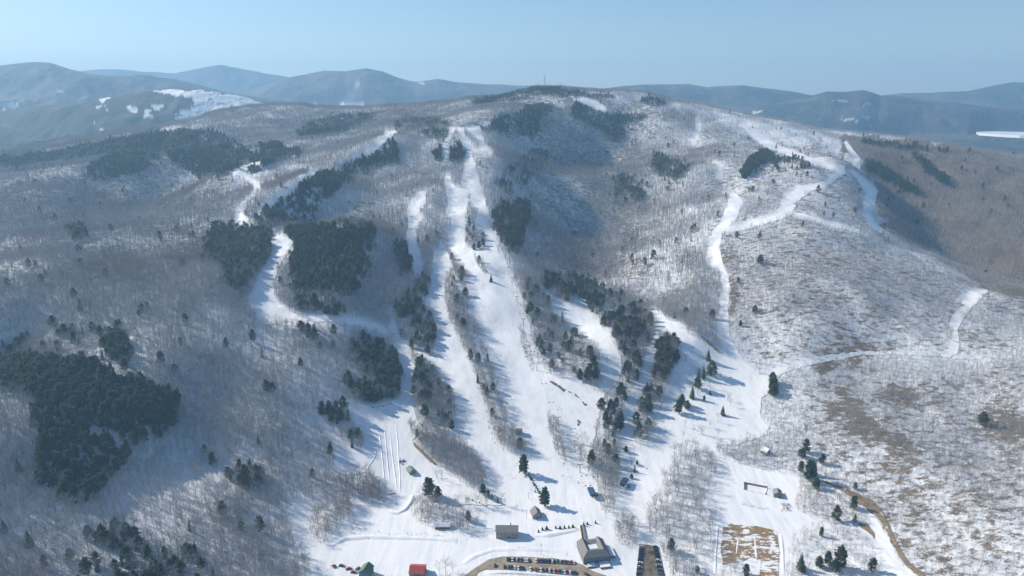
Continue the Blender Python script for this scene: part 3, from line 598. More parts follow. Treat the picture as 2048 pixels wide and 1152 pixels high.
faz = np.concatenate([np.linspace(-1.25, -.80, 90), np.linspace(-.797, .80, 1250), np.linspace(.805, 1.25, 90)])
frr = np.concatenate([np.arange(2700, 5200, 22.0), np.arange(5200, 6000, 40.0), np.arange(6000, 11400, 70.0)])
FA, FR = np.meshgrid(faz, frr, indexing='ij')
FX, FY = FA * FR, FR
base = 120 + np.clip((FR - 2700) / 3500, 0, 1) * 95 + fbm(FX / 1300, FY / 1300, 41, 5) * 75
hh = base.copy(); e = 0
for k, (tab, D, w0, w1) in enumerate(RANGES):
    D, w0, w1 = {8600: (5700, 1500, 900), 12500: (9300, 1300, 900), 10600: (7300, 1500, 1000), 9400: (6500, 1400, 900), 8400: (5300, 900, 800), 11000: (7400, 1700, 1000), 15500: (9900, 1000, 800), 4600: (3850, 800, 700), 3550: (3150, 330, 380)}[D]
    zc = CAM_Z + interp(tab, faz)[:, None] * D
    Dv = D + fbm(faz[:, None] * 5, np.zeros((len(faz), 1)), 60 + k, 3) * D * .05
    rel = (FR - Dv); w = np.where(rel < 0, w0, w1)
    s = np.exp(-np.abs(rel / w) ** 1.7 * 1.6)
    # spurs and gullies on the flanks, none on the crest line itself
    rough = 1 + (fbm(FX / 620, FY / 620, 70 + k, 5) * .38) * np.clip(np.abs(rel) / w * 2.0, 0, 1)
    hr = -75 + (zc + 75) * s * np.clip(rough, .3, 1.6)
    hr = np.where(zc + 75 < 30, -100, np.minimum(hr, np.where(np.abs(rel) / w < .5, zc + 40, 1e9)))
    hh = np.maximum(hh, hr)

_lk = [(1935, 261), (1975, 259.5), (2060, 260.5), (2170, 263), (2180, 276), (2090, 276), (2040, 274.5), (1990, 272), (1940, 268)]
_d = rays([q[0] for q in _lk], [q[1] for q in _lk]); _t = (196 - CAM_Z) / _d[:, 2]
_in = inpoly(FX, FY, list(zip(_d[:, 0] * _t, _d[:, 1] * _t))); _pu, _pv, _pd = project(FX, FY, hh)
hh = np.where(_in, 180, hh); hh = np.where((FX > 2000) & (FY < 4300) & ~_in, np.minimum(hh, CAM_Z - FY * .0585), hh)
V = np.stack([FX.ravel(), FY.ravel(), hh.ravel()], -1)
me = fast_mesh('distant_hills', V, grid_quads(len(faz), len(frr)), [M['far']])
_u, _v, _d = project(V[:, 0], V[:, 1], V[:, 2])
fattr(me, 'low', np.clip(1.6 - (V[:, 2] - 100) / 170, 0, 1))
sn = np.zeros(len(V))
nz = fbm(_u / 22, _v / 7, 5, 5)
for pl, D0, D1, a in [([(305, 184), (340, 178), (390, 180), (440, 185), (490, 194), (545, 211), (545, 216), (500, 214), (460, 212), (430, 224), (400, 232), (380, 238), (350, 236), (372, 222), (388, 208), (385, 198), (360, 192)], 2900, 4300, 1.0),
                      ([(195, 203), (232, 193), (232, 198), (205, 206)], 2900, 4300, 1), ([(250, 213), (272, 210), (276, 222), (262, 224)], 2900, 4300, .9), ([(283, 232), (300, 212), (322, 205), (318, 216), (296, 234)], 2900, 4300, .9), ([(192, 218), (212, 210), (206, 220)], 2900, 4300, .7), ([(195, 262), (235, 258), (235, 262), (196, 266)], 2500, 3900, 1), ([(178, 240), (186, 238), (186, 245)], 2500, 4100, 1),
                      ([(1668, 203), (1690, 200), (1706, 201), (1690, 206), (1676, 207)], 4200, 6000, .7), ([(1718, 206), (1748, 205), (1752, 209), (1722, 210)], 4200, 6000, .7), ([(1675, 236), (1740, 232), (1745, 239), (1690, 241)], 3000, 6400, .6), ([(1495, 220), (1520, 217), (1525, 222), (1500, 225)], 4300, 7000, .8),
                      ([(620, 207), (690, 210), (735, 213), (735, 216), (620, 214)], 3000, 7200, .9), ([(690, 166), (760, 168), (790, 172), (720, 174)], 4600, 8000, .5), ([(835, 165), (850, 164), (848, 170)], 4600, 8000, .8), ([(0, 208), (40, 208), (40, 216), (0, 218)], 3800, 6000, .7), ([(110, 182), (135, 185), (120, 187)], 4300, 6000, .5)]:
    k = inpoly(_u + nz * 16, _v + nz * 9, pl) & (V[:, 1] > D0) & (V[:, 1] < D1)
    sn[k] = np.maximum(sn[k], a)
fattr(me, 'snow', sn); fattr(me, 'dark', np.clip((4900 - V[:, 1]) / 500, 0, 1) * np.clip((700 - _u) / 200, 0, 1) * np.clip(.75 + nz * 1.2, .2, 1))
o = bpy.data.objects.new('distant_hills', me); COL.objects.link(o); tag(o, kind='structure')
# snow-covered lake on the right
lk = [(1952, 263.5), (1975, 262), (2010, 263), (2060, 264), (2130, 266), (2150, 272), (2090, 272.5), (2040, 271), (1995, 268.5), (1960, 266)]
d = rays([q[0] for q in lk], [q[1] for q in lk]); tt = (196 - CAM_Z) / d[:, 2]
P = np.stack([d[:, 0] * tt, d[:, 1] * tt, np.full(len(lk), 196.0)], -1)
tag(mesh_obj('lake', np.concatenate([P, P - np.array([0, 0, 25.0])]), [tuple(range(len(lk)))[::-1]] + [(i, (i + 1) % len(lk), len(lk) + (i + 1) % len(lk), len(lk) + i) for i in range(len(lk))], [M['ice']]), kind='structure')

# ------------------------------------------------------------------ air, sky, sun, camera
HZ = 950.0
HAZE_D = 1.15e-4
hx, hy0, hy1, hz0 = 14000, -800, 11600, -260
hv = [(-hx, hy0, hz0), (hx, hy0, hz0), (hx, hy1, hz0), (-hx, hy1, hz0), (-hx, hy0, HZ), (hx, hy0, HZ), (hx, hy1, HZ), (-hx, hy1, HZ)]
m = bpy.data.materials.new('haze_air'); m.use_nodes = True; nt = m.node_tree; nt.nodes.clear()
pv = nt.nodes.new('ShaderNodeVolumePrincipled'); ou = nt.nodes.new('ShaderNodeOutputMaterial')
pv.inputs['Color'].default_value = (.38, .68, 1.0, 1); pv.inputs['Density'].default_value = HAZE_D; pv.inputs['Anisotropy'].default_value = 0.18
pv.inputs['Density Attribute'].default_value = ''
nt.links.new(pv.outputs[0], ou.inputs['Volume'])
if not os.environ.get('NOHAZE'):
    tag(mesh_obj('haze', hv, [(0, 3, 2, 1), (4, 5, 6, 7), (0, 1, 5, 4), (1, 2, 6, 5), (2, 3, 7, 6), (3, 0, 4, 7)], [m]), kind='stuff')
SUN_AZ, SUN_EL = R(67), R(32)   # azimuth measured from straight ahead (+Y) towards the left
sd = Vector((-math.sin(SUN_AZ) * math.cos(SUN_EL), math.cos(SUN_AZ) * math.cos(SUN_EL), math.sin(SUN_EL)))
w = bpy.data.worlds.new('World'); SC.world = w; w.use_nodes = True; nt = w.node_tree
sky = nt.nodes.new('ShaderNodeTexSky'); sky.sky_type = 'NISHITA'; sky.sun_disc = False; sky.sun_elevation = SUN_EL; sky.sun_rotation = -SUN_AZ
sky.air_density = 1.05; sky.dust_density = 0.5; sky.ozone_density = 3.5; sky.altitude = 600
bg = nt.nodes['Background']; bg.inputs['Strength'].default_value = 0.092; nt.links.new(sky.outputs[0], bg.inputs['Color'])
sl = bpy.data.lights.new('sun', 'SUN'); sl.energy = 5.0; sl.angle = R(.53); sl.color = (1, .905, .77)
so = bpy.data.objects.new('sun', sl); COL.objects.link(so); so.rotation_euler = sd.to_track_quat('Z', 'Y').to_euler()
cam = bpy.data.cameras.new('camera'); cam.lens = 24; cam.sensor_width = 36; cam.clip_start = 1; cam.clip_end = 60000
co = bpy.data.objects.new('camera', cam); COL.objects.link(co); co.location = (0, 0, CAM_Z); co.rotation_euler = (R(90) - PITCH, 0, 0); SC.camera = co
SC.view_settings.view_transform = 'Standard'; SC.view_settings.look = 'None'; SC.view_settings.exposure = 0.41; SC.view_settings.gamma = 1
SC.cycles.use_denoising = True; SC.cycles.denoiser = 'OPENIMAGEDENOISE'; SC.cycles.denoising_input_passes = 'RGB_ALBEDO_NORMAL'; SC.cycles.denoising_prefilter = 'ACCURATE'; SC.cycles.max_bounces = 5; SC.cycles.volume_bounces = 1; SC.cycles.transparent_max_bounces = 8
SC.cycles.use_adaptive_sampling = False
# ------------------------------------------------------------------ single trees one can point at: (base u, v, height, kind, label)
SPECIAL_C = [
 (1047, 948, 25, 'P', 'tall bushy pine standing alone at the top of the hedge-like spruce row'), (1089, 1013, 23, 'P', 'big lone pine just behind the small gabled hut, brown at its foot'),
 (858, 995, 25, 'P', 'tall pine at the upper end of the grove behind the grey building'), (876, 996, 15, 'P', 'shorter pine leaning beside the tall pine above the grove'),
 (966, 989, 13, 'P', 'upright pine at the tip of the tree wedge above the grey building'), (976, 996, 10, 'P', 'yellow green pine next to the row of tiny spruces'), (984, 1001, 8, 'P', 'low bushy pine between the yellow pine and the skiers'), (995, 1006, 7, 'S', 'small dark spruce casting a shadow toward the flag poles'),
 (1416, 720, 18, 'S', 'teal green fir uppermost of the pines on the wide right slope'), (1423, 752, 23, 'P', 'large olive pine on the wide right slope with a long shadow'), (1397, 752, 16, 'S', 'slim spruce left of the large olive pine'), (1406, 757, 21, 'S', 'full dark spruce in the middle of the right slope clump'), (1395, 778, 19, 'P', 'ragged pine below the middle of the right slope clump'), (1384, 797, 20, 'S', 'narrow dark spruce at the lower left of the clump'), (1420, 790, 9, 'S', 'short bluish spruce at the right end of the clump'), (1408, 802, 8, 'P', 'low pine at the bottom of the right slope clump'),
 (1356, 828, 21, 'P', 'thick pine lowest of the pair on the wide right slope, brown at its foot'), (1374, 820, 14, 'P', 'forked pine right of the thick lower pine'), (1363, 811, 17, 'P', 'pine just behind the thick lower pine'), (1445, 831, 15, 'S', 'lone thin fir in the open middle of the wide right slope'),
 (1269, 945, 11, 'S', 'dark round spruce left of the lower lift pole'), (1274, 930, 6, 'P', 'small brownish pine just above the dark round spruce'), (1252, 905, 9, 'P', 'low spreading pine alone on the snow right of the bare strip'), (1263, 958, 7, 'P', 'small pine behind the blue lift terminal'),
 (982, 564, 15, 'S', 'lone dense spruce in the middle of the main run'), (948, 501, 14, 'P', 'left one of three pines in the tree line of the upper main run'), (958, 498, 15, 'P', 'middle one of three pines in the tree line of the upper main run'), (966, 493, 15, 'P', 'right one of three pines in the tree line of the upper main run'),
 (1550, 787, 15, 'P', 'tall pine on the edge of the right hillside at the trail fork'), (1541, 791, 12, 'P', 'shorter pine below the tall pine at the trail fork'),
 (1618, 963, 27, 'P', 'very tall dark pine at the right end of the row above the enclosure'), (1628, 952, 22, 'S', 'dark spruce beside the very tall pine above the enclosure'), (1643, 929, 14, 'P', 'yellowish pine on the slope right of the very tall pine'), (1710, 979, 9, 'P', 'small lone pine above the brown earth bank'), (1709, 1044, 11, 'S', 'dark spruce at the bend of the curved snow track'), (1678, 1138, 25, 'P', 'tall pine at the lower end of the grove inside the curved track'), (1655, 1130, 15, 'P', 'olive pine left of the tall pine near the bottom edge'), (1492, 1150, 12, 'P', 'pine at the foot of the brown dirt field'),
 (59, 1092, 18, 'S', 'lone dark spruce in the lower left corner wood'), (9, 1064, 14, 'S', 'dark spruce at the very left edge of the lower wood'), (521, 1064, 18, 'P', 'lone bushy pine in the wood left of the oval grove'), (517, 887, 14, 'S', 'dark leaning spruce in the middle of the left wood'), (1070, 985, 5, 'S', 'round low spruce under the big lone pine'),
 (1552, 297, 16, 'S', 'lone spruce standing in the snow of the upper right trail'), (1585, 310, 11, 'S', 'small spruce along the upper right trail'), (1602, 322, 12, 'S', 'thin spruce at the edge of the upper right trail'),
]
ROW_A = [(495, 928), (508, 948), (522, 968), (538, 998), (552, 1020), (568, 1045), (582, 1068), (598, 1092)]
ROW_B = [(1020, 652), (1064, 628), (1113, 620), (1218, 607), (1267, 612), (1318, 607), (1369, 603), (1415, 598), (1540, 577), (1580, 563), (1677, 550)]
ROW_C = [(185, 262), (215, 270), (260, 288), (300, 312), (337, 315), (378, 335), (418, 360)]
SPECIAL_B = [(1212, 1037, 17, 'broad leafless tree with russet crown left of the lodge drive'), (1224, 1030, 15, 'thin leafless tree right of the russet crowned tree'), (893, 1152, 20, 'large leafless tree right of the red roofed barn'), (880, 1150, 16, 'slim leafless tree close to the red roofed barn'), (905, 1146, 15, 'leafless tree between the red barn and the lot entrance'),
 (1369, 856, 15, 'leafless tree on the snow under the thick lower pine'), (1366, 881, 14, 'leafless tree lowest on the wide right slope'), (1404, 870, 15, 'dark stemmed leafless tree with a long shadow on the right slope'), (1387, 866, 11, 'small leafless tree left of the dark stemmed one'), (1435, 875, 14, 'leafless pair tree lower right on the wide slope'), (1435, 845, 13, 'leafless tree below the lone thin fir'), (1383, 850, 14, 'leafless tree in the upper part of the open slope row'), (1420, 856, 13, 'leafless tree in the middle of the open slope row'), (1459, 813, 17, 'tall thin leafless tree right of the lone thin fir'), (1454, 802, 13, 'short leafless tree behind the tall thin one'),
 (873, 955, 12, 'thin leafless tree alone below the wedge of trees'), (884, 961, 16, 'taller leafless tree alone below the wedge of trees'), (1258, 1098, 16, 'leafless tree between the lodge and the right car park'), (1248, 1085, 13, 'small leafless tree behind the lodge annex'), (1321, 1093, 14, 'thin leafless tree at the corner of the right car park')]
# ------------------------------------------------------------------ vegetation
def bark(name, c0, c1, rough=.9):
    m = mat(name, c0, rough); t = NT(m)
    oi = t.n('ShaderNodeObjectInfo'); t.col(t.mix(oi.outputs['Random'], c0, c1)); return m


M['bark'] = bark('grey_bark', (.255, .265, .28), (.40, .415, .43))
M['twig'] = bark('bare_twigs', (.27, .268, .27), (.41, .41, .41))
M['twig_red'] = bark('russet_twigs', (.235, .20, .18), (.35, .30, .27))
M['pbark'] = bark('conifer_bark', (.07, .05, .04), (.10, .075, .06))
def needle(name, cols):
    m = mat(name, cols[0], .75); t = NT(m)
    oi = t.n('ShaderNodeObjectInfo'); c = t.ramp(oi.outputs['Random'], [(i / (len(cols) - 1), q) for i, q in enumerate(cols)])
    nz = t.noise(t.pos(), .45, 3); cc = t.mix(t.sstep(nz, .35, .7), c, (.125, .14, .07)); t.col(cc)
    tr = t.n('ShaderNodeBsdfTranslucent'); t.l(cc, tr.inputs['Color']); mx = t.n('ShaderNodeMixShader'); mx.inputs[0].default_value = .35; t.l(t.b.outputs[0], mx.inputs[1]); t.l(tr.outputs[0], mx.inputs[2]); t.l(mx.outputs[0], t.t.nodes['Material Output'].inputs['Surface']); return m
M['spruce'] = needle('spruce_needles', [(.035, .10, .085), (.05, .115, .075), (.10, .125, .06)])
M['pine'] = needle('pine_needles', [(.06, .12, .07), (.105, .14, .065), (.155, .15, .075)])


class MB:
    def __init__(s): s.v = []; s.f = []; s.m = []
    def tri(s, a, b, c, k=0):
        i = len(s.v); s.v += [a, b, c]; s.f.append((i, i + 1, i + 2)); s.m.append(k)
    def quad(s, a, b, c, d, k=0):
        i = len(s.v); s.v += [a, b, c, d]; s.f.append((i, i + 1, i + 2, i + 3)); s.m.append(k)
    def cone(s, a, b, r0, r1, n=4, k=0, cap=False):
        a = np.array(a, float); b = np.array(b, float); d = b - a; l = np.linalg.norm(d)
        if l < 1e-6: return
        d = d / l; q = np.array([1, 0, 0]) if abs(d[0]) < .8 else np.array([0, 1, 0])
        x = np.cross(d, q); x /= np.linalg.norm(x); y = np.cross(d, x); i0 = len(s.v)
        for j in range(n):
            t = 2 * math.pi * j / n; o = x * math.cos(t) + y * math.sin(t)
            s.v += [tuple(a + o * r0), tuple(b + o * r1)]
        for j in range(n):
            j2 = (j + 1) % n; s.f.append((i0 + 2 * j, i0 + 2 * j2, i0 + 2 * j2 + 1, i0 + 2 * j + 1)); s.m.append(k)
        if cap:
            s.f.append(tuple(i0 + 2 * j + 1 for j in range(n))); s.m.append(k)
            s.f.append(tuple(i0 + 2 * j for j in range(n))[::-1]); s.m.append(k)
    def box(s, x0, x1, y0, y1, z0, z1, k=0):
        i = len(s.v); s.v += [(x0, y0, z0), (x1, y0, z0), (x1, y1, z0), (x0, y1, z0), (x0, y0, z1), (x1, y0, z1), (x1, y1, z1), (x0, y1, z1)]
        s.f += [(i, i + 3, i + 2, i + 1), (i + 4, i + 5, i + 6, i + 7), (i, i + 1, i + 5, i + 4), (i + 1, i + 2, i + 6, i + 5), (i + 2, i + 3, i + 7, i + 6), (i + 3, i, i + 4, i + 7)]; s.m += [k] * 6
    def poly(s, pts, k=0):
        i = len(s.v); s.v += list(pts); s.f.append(tuple(range(i, i + len(pts)))); s.m.append(k)
    def slab(s, pts, th, k=0):
        """a flat polygon given real thickness downwards"""
        n = len(pts); i = len(s.v); s.v += [tuple(p) for p in pts] + [(p[0], p[1], p[2] - th) for p in pts]
        s.f.append(tuple(range(i, i + n))); s.f.append(tuple(range(i + 2 * n - 1, i + n - 1, -1))); s.m += [k, k]
        for j in range(n):
            j2 = (j + 1) % n; s.f.append((i + j, i + n + j, i + n + j2, i + j2)); s.m.append(k)
    def mesh(s, name, mats=()):
        me = bpy.data.meshes.new(name); me.from_pydata([tuple(map(float, q)) for q in s.v], [], s.f); me.update()
        for q in mats: me.materials.append(q)
        if mats and len(mats) > 1: me.polygons.foreach_set('material_index', np.array(s.m, np.int32))
        return me


def build(mb, name, mats, parent=None, smooth=False):
    me = mb.mesh(name, mats if isinstance(mats, (list, tuple)) else [mats])
    if smooth: me.polygons.foreach_set('use_smooth', np.ones(len(me.polygons), bool))
    o = bpy.data.objects.new(name, me); COL.objects.link(o)
    if parent: o.parent = parent
    return o


def unit(a): return a / (np.linalg.norm(a) or 1)


def bare_tree(seed, lod=0, vase=.5, stems=1):
    """height-1 leafless tree: (trunk, crown)"""
    g = np.random.default_rng(seed); T = MB(); K = MB(); fat = 1.0 + .75 * lod
    for st in range(stems):
        bx = g.normal(0, .012, 2) if stems == 1 else g.normal(0, .05, 2); lean = g.normal(0, .02, 2) if stems == 1 else g.normal(0, .1, 2)
        hgt = g.uniform(.78, .9) if st == 0 else g.uniform(.6, .85)
        pts = [np.array([bx[0] + lean[0] * t + g.normal(0, .006), bx[1] + lean[1] * t + g.normal(0, .006), t * hgt - .03 * (t == 0)]) for t in np.linspace(0, 1, 5)]
        rad = np.array([.0105, .0088, .0068, .0045, .0018]) * fat
        for i in range(4): T.cone(pts[i], pts[i + 1], rad[i], rad[i + 1], 5 if lod == 0 else 3)
        nl = (g.integers(9, 13) if lod == 0 else 6) // (1 if stems == 1 else 2) + 1
        for i in range(nl):
            t = g.uniform(.32, .97) if lod == 0 else g.uniform(.4, .97)
            f = t * 4; j = min(3, int(f)); p = pts[j] + (pts[j + 1] - pts[j]) * (f - j)
            a = 2.4 * i + g.uniform(-.5, .5); up = g.uniform(.5, 1.15) + vase * .5
            d = unit(np.array([math.cos(a), math.sin(a), up])); L = g.uniform(.16, .30) * (1.25 - .65 * t)
            q = p + d * L; q2 = q + unit(d + np.array([0, 0, .5])) * L * .55
            r = .0042 * fat
            K.cone(p, q, r, r * .6, 3); K.cone(q, q2, r * .6, r * .2, 3)
            for s in range(5 if lod == 0 else 3):
                tt = g.uniform(.3, 1.4); b = p + d * L * tt if tt < 1 else q + (q2 - q) * (tt - 1) / .55
                d2 = unit(d * .6 + g.normal(0, .45, 3) + np.array([0, 0, .45])); L2 = L * g.uniform(.4, .75); e = b + d2 * L2
                w = unit(np.cross(d2, g.normal(0, 1, 3))) * .0022 * fat
                K.tri(b - w, b + w, e, 1)
                for s2 in range(7 if lod == 0 else 4):
                    c = b + d2 * L2 * g.uniform(.25, 1); d3 = unit(d2 * .6 + g.normal(0, .6, 3) + np.array([0, 0, .35])); L3 = L2 * g.uniform(.3, .65)
                    w = unit(np.cross(d3, g.normal(0, 1, 3))) * .0015 * fat
                    K.tri(c - w, c + w, c + d3 * L3, 1)
    return T, K


def spruce(seed, lod=0, slim=.19):
    g = np.random.default_rng(seed); T = MB(); K = MB()
    T.cone((0, 0, -.03), (0, 0, .97), .014, .002, 5)
    nw = 17 if lod == 0 else 11
    for i in range(nw):
        z = .06 + .92 * (i / nw) ** .92; Rr_ = slim * (1 - z) ** .8 + .012
        nb = (9 if lod == 0 else 6) if z < .8 else 5
        for j in range(nb):
            a = 2 * math.pi * (j + g.uniform(-.35, .35)) / nb + i * 1.3; r = Rr_ * g.uniform(.68, 1.18); dr = r * g.uniform(.2, .55)
            c, s_ = math.cos(a), math.sin(a); w = r * g.uniform(.28, .42); zz = z + g.uniform(-.015, .015)
            root = (0.0, 0.0, zz + .012); tip = (c * r, s_ * r, zz - dr)
            l = (c * r * .55 - s_ * w, s_ * r * .55 + c * w, zz - dr * .62); rr = (c * r * .55 + s_ * w, s_ * r * .55 - c * w, zz - dr * .62); mid = (c * r * .6, s_ * r * .6, zz - dr * .25)
            K.tri(root, rr, mid); K.tri(rr, tip, mid); K.tri(tip, l, mid); K.tri(l, root, mid)
    K.cone((0, 0, .9), (0, 0, 1.0), .012, .001, 4)
    return T, K


def pine(seed, lod=0, wide=.2):
    g = np.random.default_rng(seed); T = MB(); K = MB()
    T.cone((0, 0, -.03), (g.normal(0, .01), g.normal(0, .01), .95), .017, .003, 5)
    nw = 17 if lod == 0 else 9
    for i in range(nw):
        z = .13 + .82 * i / nw; env = wide * (1.15 - abs(z - .36) * .95) * (1 - max(0, z - .6) * 1.5)
        for j in range(6 if lod == 0 else 4):
            a = g.uniform(0, 6.28); r = max(.03, env * g.uniform(.45, 1.15)); c, s_ = math.cos(a), math.sin(a); rise = r * g.uniform(.05, .5)
            end = np.array([c * r, s_ * r, z + rise]); T.cone((0, 0, z), tuple(end), .0045, .0015, 3)
            for k in range(4 if lod == 0 else 3):
                ct = np.array([0, 0, z]) + (end - np.array([0, 0, z])) * g.uniform(.45, 1.08) + g.normal(0, .014, 3)
                for q in range(6):
                    d = unit(g.normal(0, 1, 3) + np.array([c, s_, .9]) * .7); L = g.uniform(.045, .085) * (1 + .5 * lod); w = unit(np.cross(d, g.normal(0, 1, 3))) * L * .38
                    K.tri(ct - w, ct + w, ct + d * L)
    for q in range(10):
        d = unit(g.normal(0, 1, 3) + np.array([0, 0, 1.6])); L = g.uniform(.04, .07); w = unit(np.cross(d, g.normal(0, 1, 3))) * L * .35; ct = np.array([0, 0, .93]); K.tri(ct - w, ct + w, ct + d * L)
    return T, K


def shrub(seed):
    g = np.random.default_rng(seed); K = MB()
    for i in range(16):
        a = g.uniform(0, 6.28); d = unit(np.array([math.cos(a) * .7, math.sin(a) * .7, g.uniform(.5, 1.3)])); L = g.uniform(.5, 1.0); b = g.normal(0, .12, 3) * np.array([1, 1, 0])
        w = unit(np.cross(d, g.normal(0, 1, 3))) * .022; K.tri(b - w, b + w, b + d * L, 0)
        for k in range(4):
            c = b + d * L * g.uniform(.3, .95); d2 = unit(d + g.normal(0, .55, 3)); w = unit(np.cross(d2, g.normal(0, 1, 3))) * .018; K.tri(c - w, c + w, c + d2 * L * .4, 0)
    return K


def join(T, K, tm, km):
    """trunk + crown as one mesh for the uncountable wood"""
    J = MB(); n = len(T.v); J.v = list(T.v) + list(K.v); J.f = list(T.f) + [tuple(i + n for i in f) for f in K.f]; J.m = [0] * len(T.f) + [1] * len(K.f)
    return J.mesh('wood', [tm, km])


def proto_set(name, meshes):
    c = bpy.data.collections.new(name)
    for i, me in enumerate(meshes):
        o = bpy.data.objects.new('%s_%02d' % (name, i), me); c.objects.link(o)
    return c


def scatter(name, P, scale, rot, idx, tilt, coll, label):
    me = bpy.data.meshes.new(name); me.vertices.add(len(P)); me.vertices.foreach_set('co', np.asarray(P, np.float32).ravel())
    a = me.attributes.new('size', 'FLOAT_VECTOR', 'POINT'); a.data.foreach_set('vector', np.asarray(scale, np.float32).ravel())
    a = me.attributes.new('turn', 'FLOAT_VECTOR', 'POINT'); a.data.foreach_set('vector', np.column_stack([tilt, rot]).astype(np.float32).ravel())
    a = me.attributes.new('pick', 'INT', 'POINT'); a.data.foreach_set('value', np.asarray(idx, np.int32))
    me.update(); o = bpy.data.objects.new(name, me); COL.objects.link(o)
    g = bpy.data.node_groups.new(name, 'GeometryNodeTree')
    g.interface.new_socket(name='Geometry', in_out='INPUT', socket_type='NodeSocketGeometry'); g.interface.new_socket(name='Geometry', in_out='OUTPUT', socket_type='NodeSocketGeometry')
    gi = g.nodes.new('NodeGroupInput'); go = g.nodes.new('NodeGroupOutput'); ip = g.nodes.new('GeometryNodeInstanceOnPoints'); ci = g.nodes.new('GeometryNodeCollectionInfo')
    ci.inputs['Collection'].default_value = coll; ci.inputs['Separate Children'].default_value = True; ci.inputs['Reset Children'].default_value = True
    ip.inputs['Pick Instance'].default_value = True
    def na(n, typ):
        x = g.nodes.new('GeometryNodeInputNamedAttribute'); x.data_type = typ; x.inputs['Name'].default_value = n; return x.outputs['Attribute']
    g.links.new(gi.outputs[0], ip.inputs['Points']); g.links.new(ci.outputs[0], ip.inputs['Instance']); g.links.new(na('pick', 'INT'), ip.inputs['Instance Index'])
    e2r = g.nodes.new('FunctionNodeEulerToRotation'); g.links.new(na('turn', 'FLOAT_VECTOR'), e2r.inputs[0])
    g.links.new(e2r.outputs[0], ip.inputs['Rotation']); g.links.new(na('size', 'FLOAT_VECTOR'), ip.inputs['Scale']); g.links.new(ip.outputs[0], go.inputs[0])
    md = o.modifiers.new('wood', 'NODES'); md.node_group = g
    tag(o, label, kind='stuff'); return o


NB, NBF, NC = 8, 6, 10
bare_parts = [bare_tree(100 + i, 0, (.2, .5, .9)[i % 3], 1 if i < 6 else 2) for i in range(NB)]
con_parts = [spruce(200 + i, 0, (.15, .19, .23, .17, .21)[i]) for i in range(5)] + [pine(300 + i, 0, (.17, .21, .24, .19, .22)[i]) for i in range(5)]
bare_join = [join(T, K, M['bark'], M['twig']) for T, K in bare_parts]
for me in bare_join:   # crown limbs keep bark, twigs are index 1 already
    pass
far_join = [join(*bare_tree(150 + i, 1, (.2, .5, .9)[i % 3]), M['bark'], M['twig']) for i in range(NBF)]
con_join = [join(T, K, M['pbark'], M['spruce'] if i < 5 else M['pine']) for i, (T, K) in enumerate(con_parts)]
cfar_join = [join(*(spruce(400 + i, 1, .2) if i < 3 else pine(400 + i, 1, .21)), M['pbark'], M['spruce'] if i < 3 else M['pine']) for i in range(5)]
red_join = [join(*bare_parts[i], M['bark'], M['twig_red']) for i in range(4)] + [join(*bare_tree(170 + i, 1, .5), M['bark'], M['twig_red']) for i in range(3)]
bare_coll = proto_set('leafless_tree_kinds', bare_join + far_join + red_join)
con_coll = proto_set('conifer_kinds', con_join + cfar_join)

# ---- where they stand
SPACE = 3.5
X, Y = np.meshgrid(np.arange(-2300, 2300, SPACE), np.arange(400, 2750, SPACE), indexing='ij')
X = X + rng.uniform(-.48, .48, X.shape) * SPACE; Y = Y + rng.uniform(-.48, .48, Y.shape) * SPACE
X = X.ravel(); Y = Y.ravel()
k = np.abs(X) < Y * .99 + 90; X = X[k]; Y = Y[k]
Z = hq(X, Y); U, W_, D = project(X, Y, Z)
k = (U > -290) & (U < 2338) & (W_ < 1250) & (hidden_by(X, Y, Z + 20) < 22); X, Y, Z, U, W_, D = [q[k] for q in (X, Y, Z, U, W_, D)]
pb = mlook(dB, U, W_, .8); pc = mlook(dC, U, W_, .02)
pb = pb * np.clip(1.0 + 1.3 * fbm(X / 130, Y / 130, 91, 3), .4, 1.12)
cl = np.clip(.95 + 2.6 * fbm(X / 34, Y / 34, 57, 2), .5, 1.4)
pc = np.where(pc > .1, pc * np.interp(W_, [300, 450, 620], [1.0, .75, .46]) * cl, pc)
pc = np.where(pc < .1, pc * .7, pc); r1 = rng.random(len(X)); r2 = rng.random(len(X))
isC = r1 < pc; isB = (~isC) & (r2 < pb * .84)
LODY = 1150
def sizes(n, lo, hi): return rng.uniform(lo, hi, n)
Bx = np.column_stack([X, Y, Z])[isB]; Bd = D[isB]; Bu = U[isB]; Bv = W_[isB]
Bh = rng.triangular(7, 13, 19, len(Bx)) * np.where(Bv > 850, 1.0, .95) * np.clip(1 - np.clip((Bu - 1390) / 80, 0, 1) * .40, .5, 1) * np.clip(1.15 - (Bx[:, 2] - 100) / 1000, .7, 1.1)
Cx = np.column_stack([X, Y, Z])[isC]; Cd = D[isC]; Cu = U[isC]; Cv = W_[isC]
Ch = rng.triangular(7, 13, 20, len(Cx)) * np.clip(1.15 - (Cx[:, 2] - 60) / 700, .62, 1.1)
Cs = mlook(sid, Cu, Cv, -1)
# which conifer kind: spruces high on the mountain, pines and hemlocks low down
Ck = np.where(rng.random(len(Cx)) < np.clip((Cx[:, 2] - 120) / 250, .12, .95), rng.integers(0, 5, len(Cx)), rng.integers(5, 10, len(Cx)))
Bk = rng.integers(0, NB, len(Bx))
# ---- the 300 of each kind that show largest are objects, the rest is one wood each
def largest(u, v, d, h, P, n=300):
    sz = h / d * ((u > 4) & (u < 2044) & (v < 1160) & (v > 0)) * (hidden_by(P[:, 0], P[:, 1], P[:, 2] + h * .6) < 0)
    i = np.argsort(-sz)[:n]; return i[sz[i] > 0]


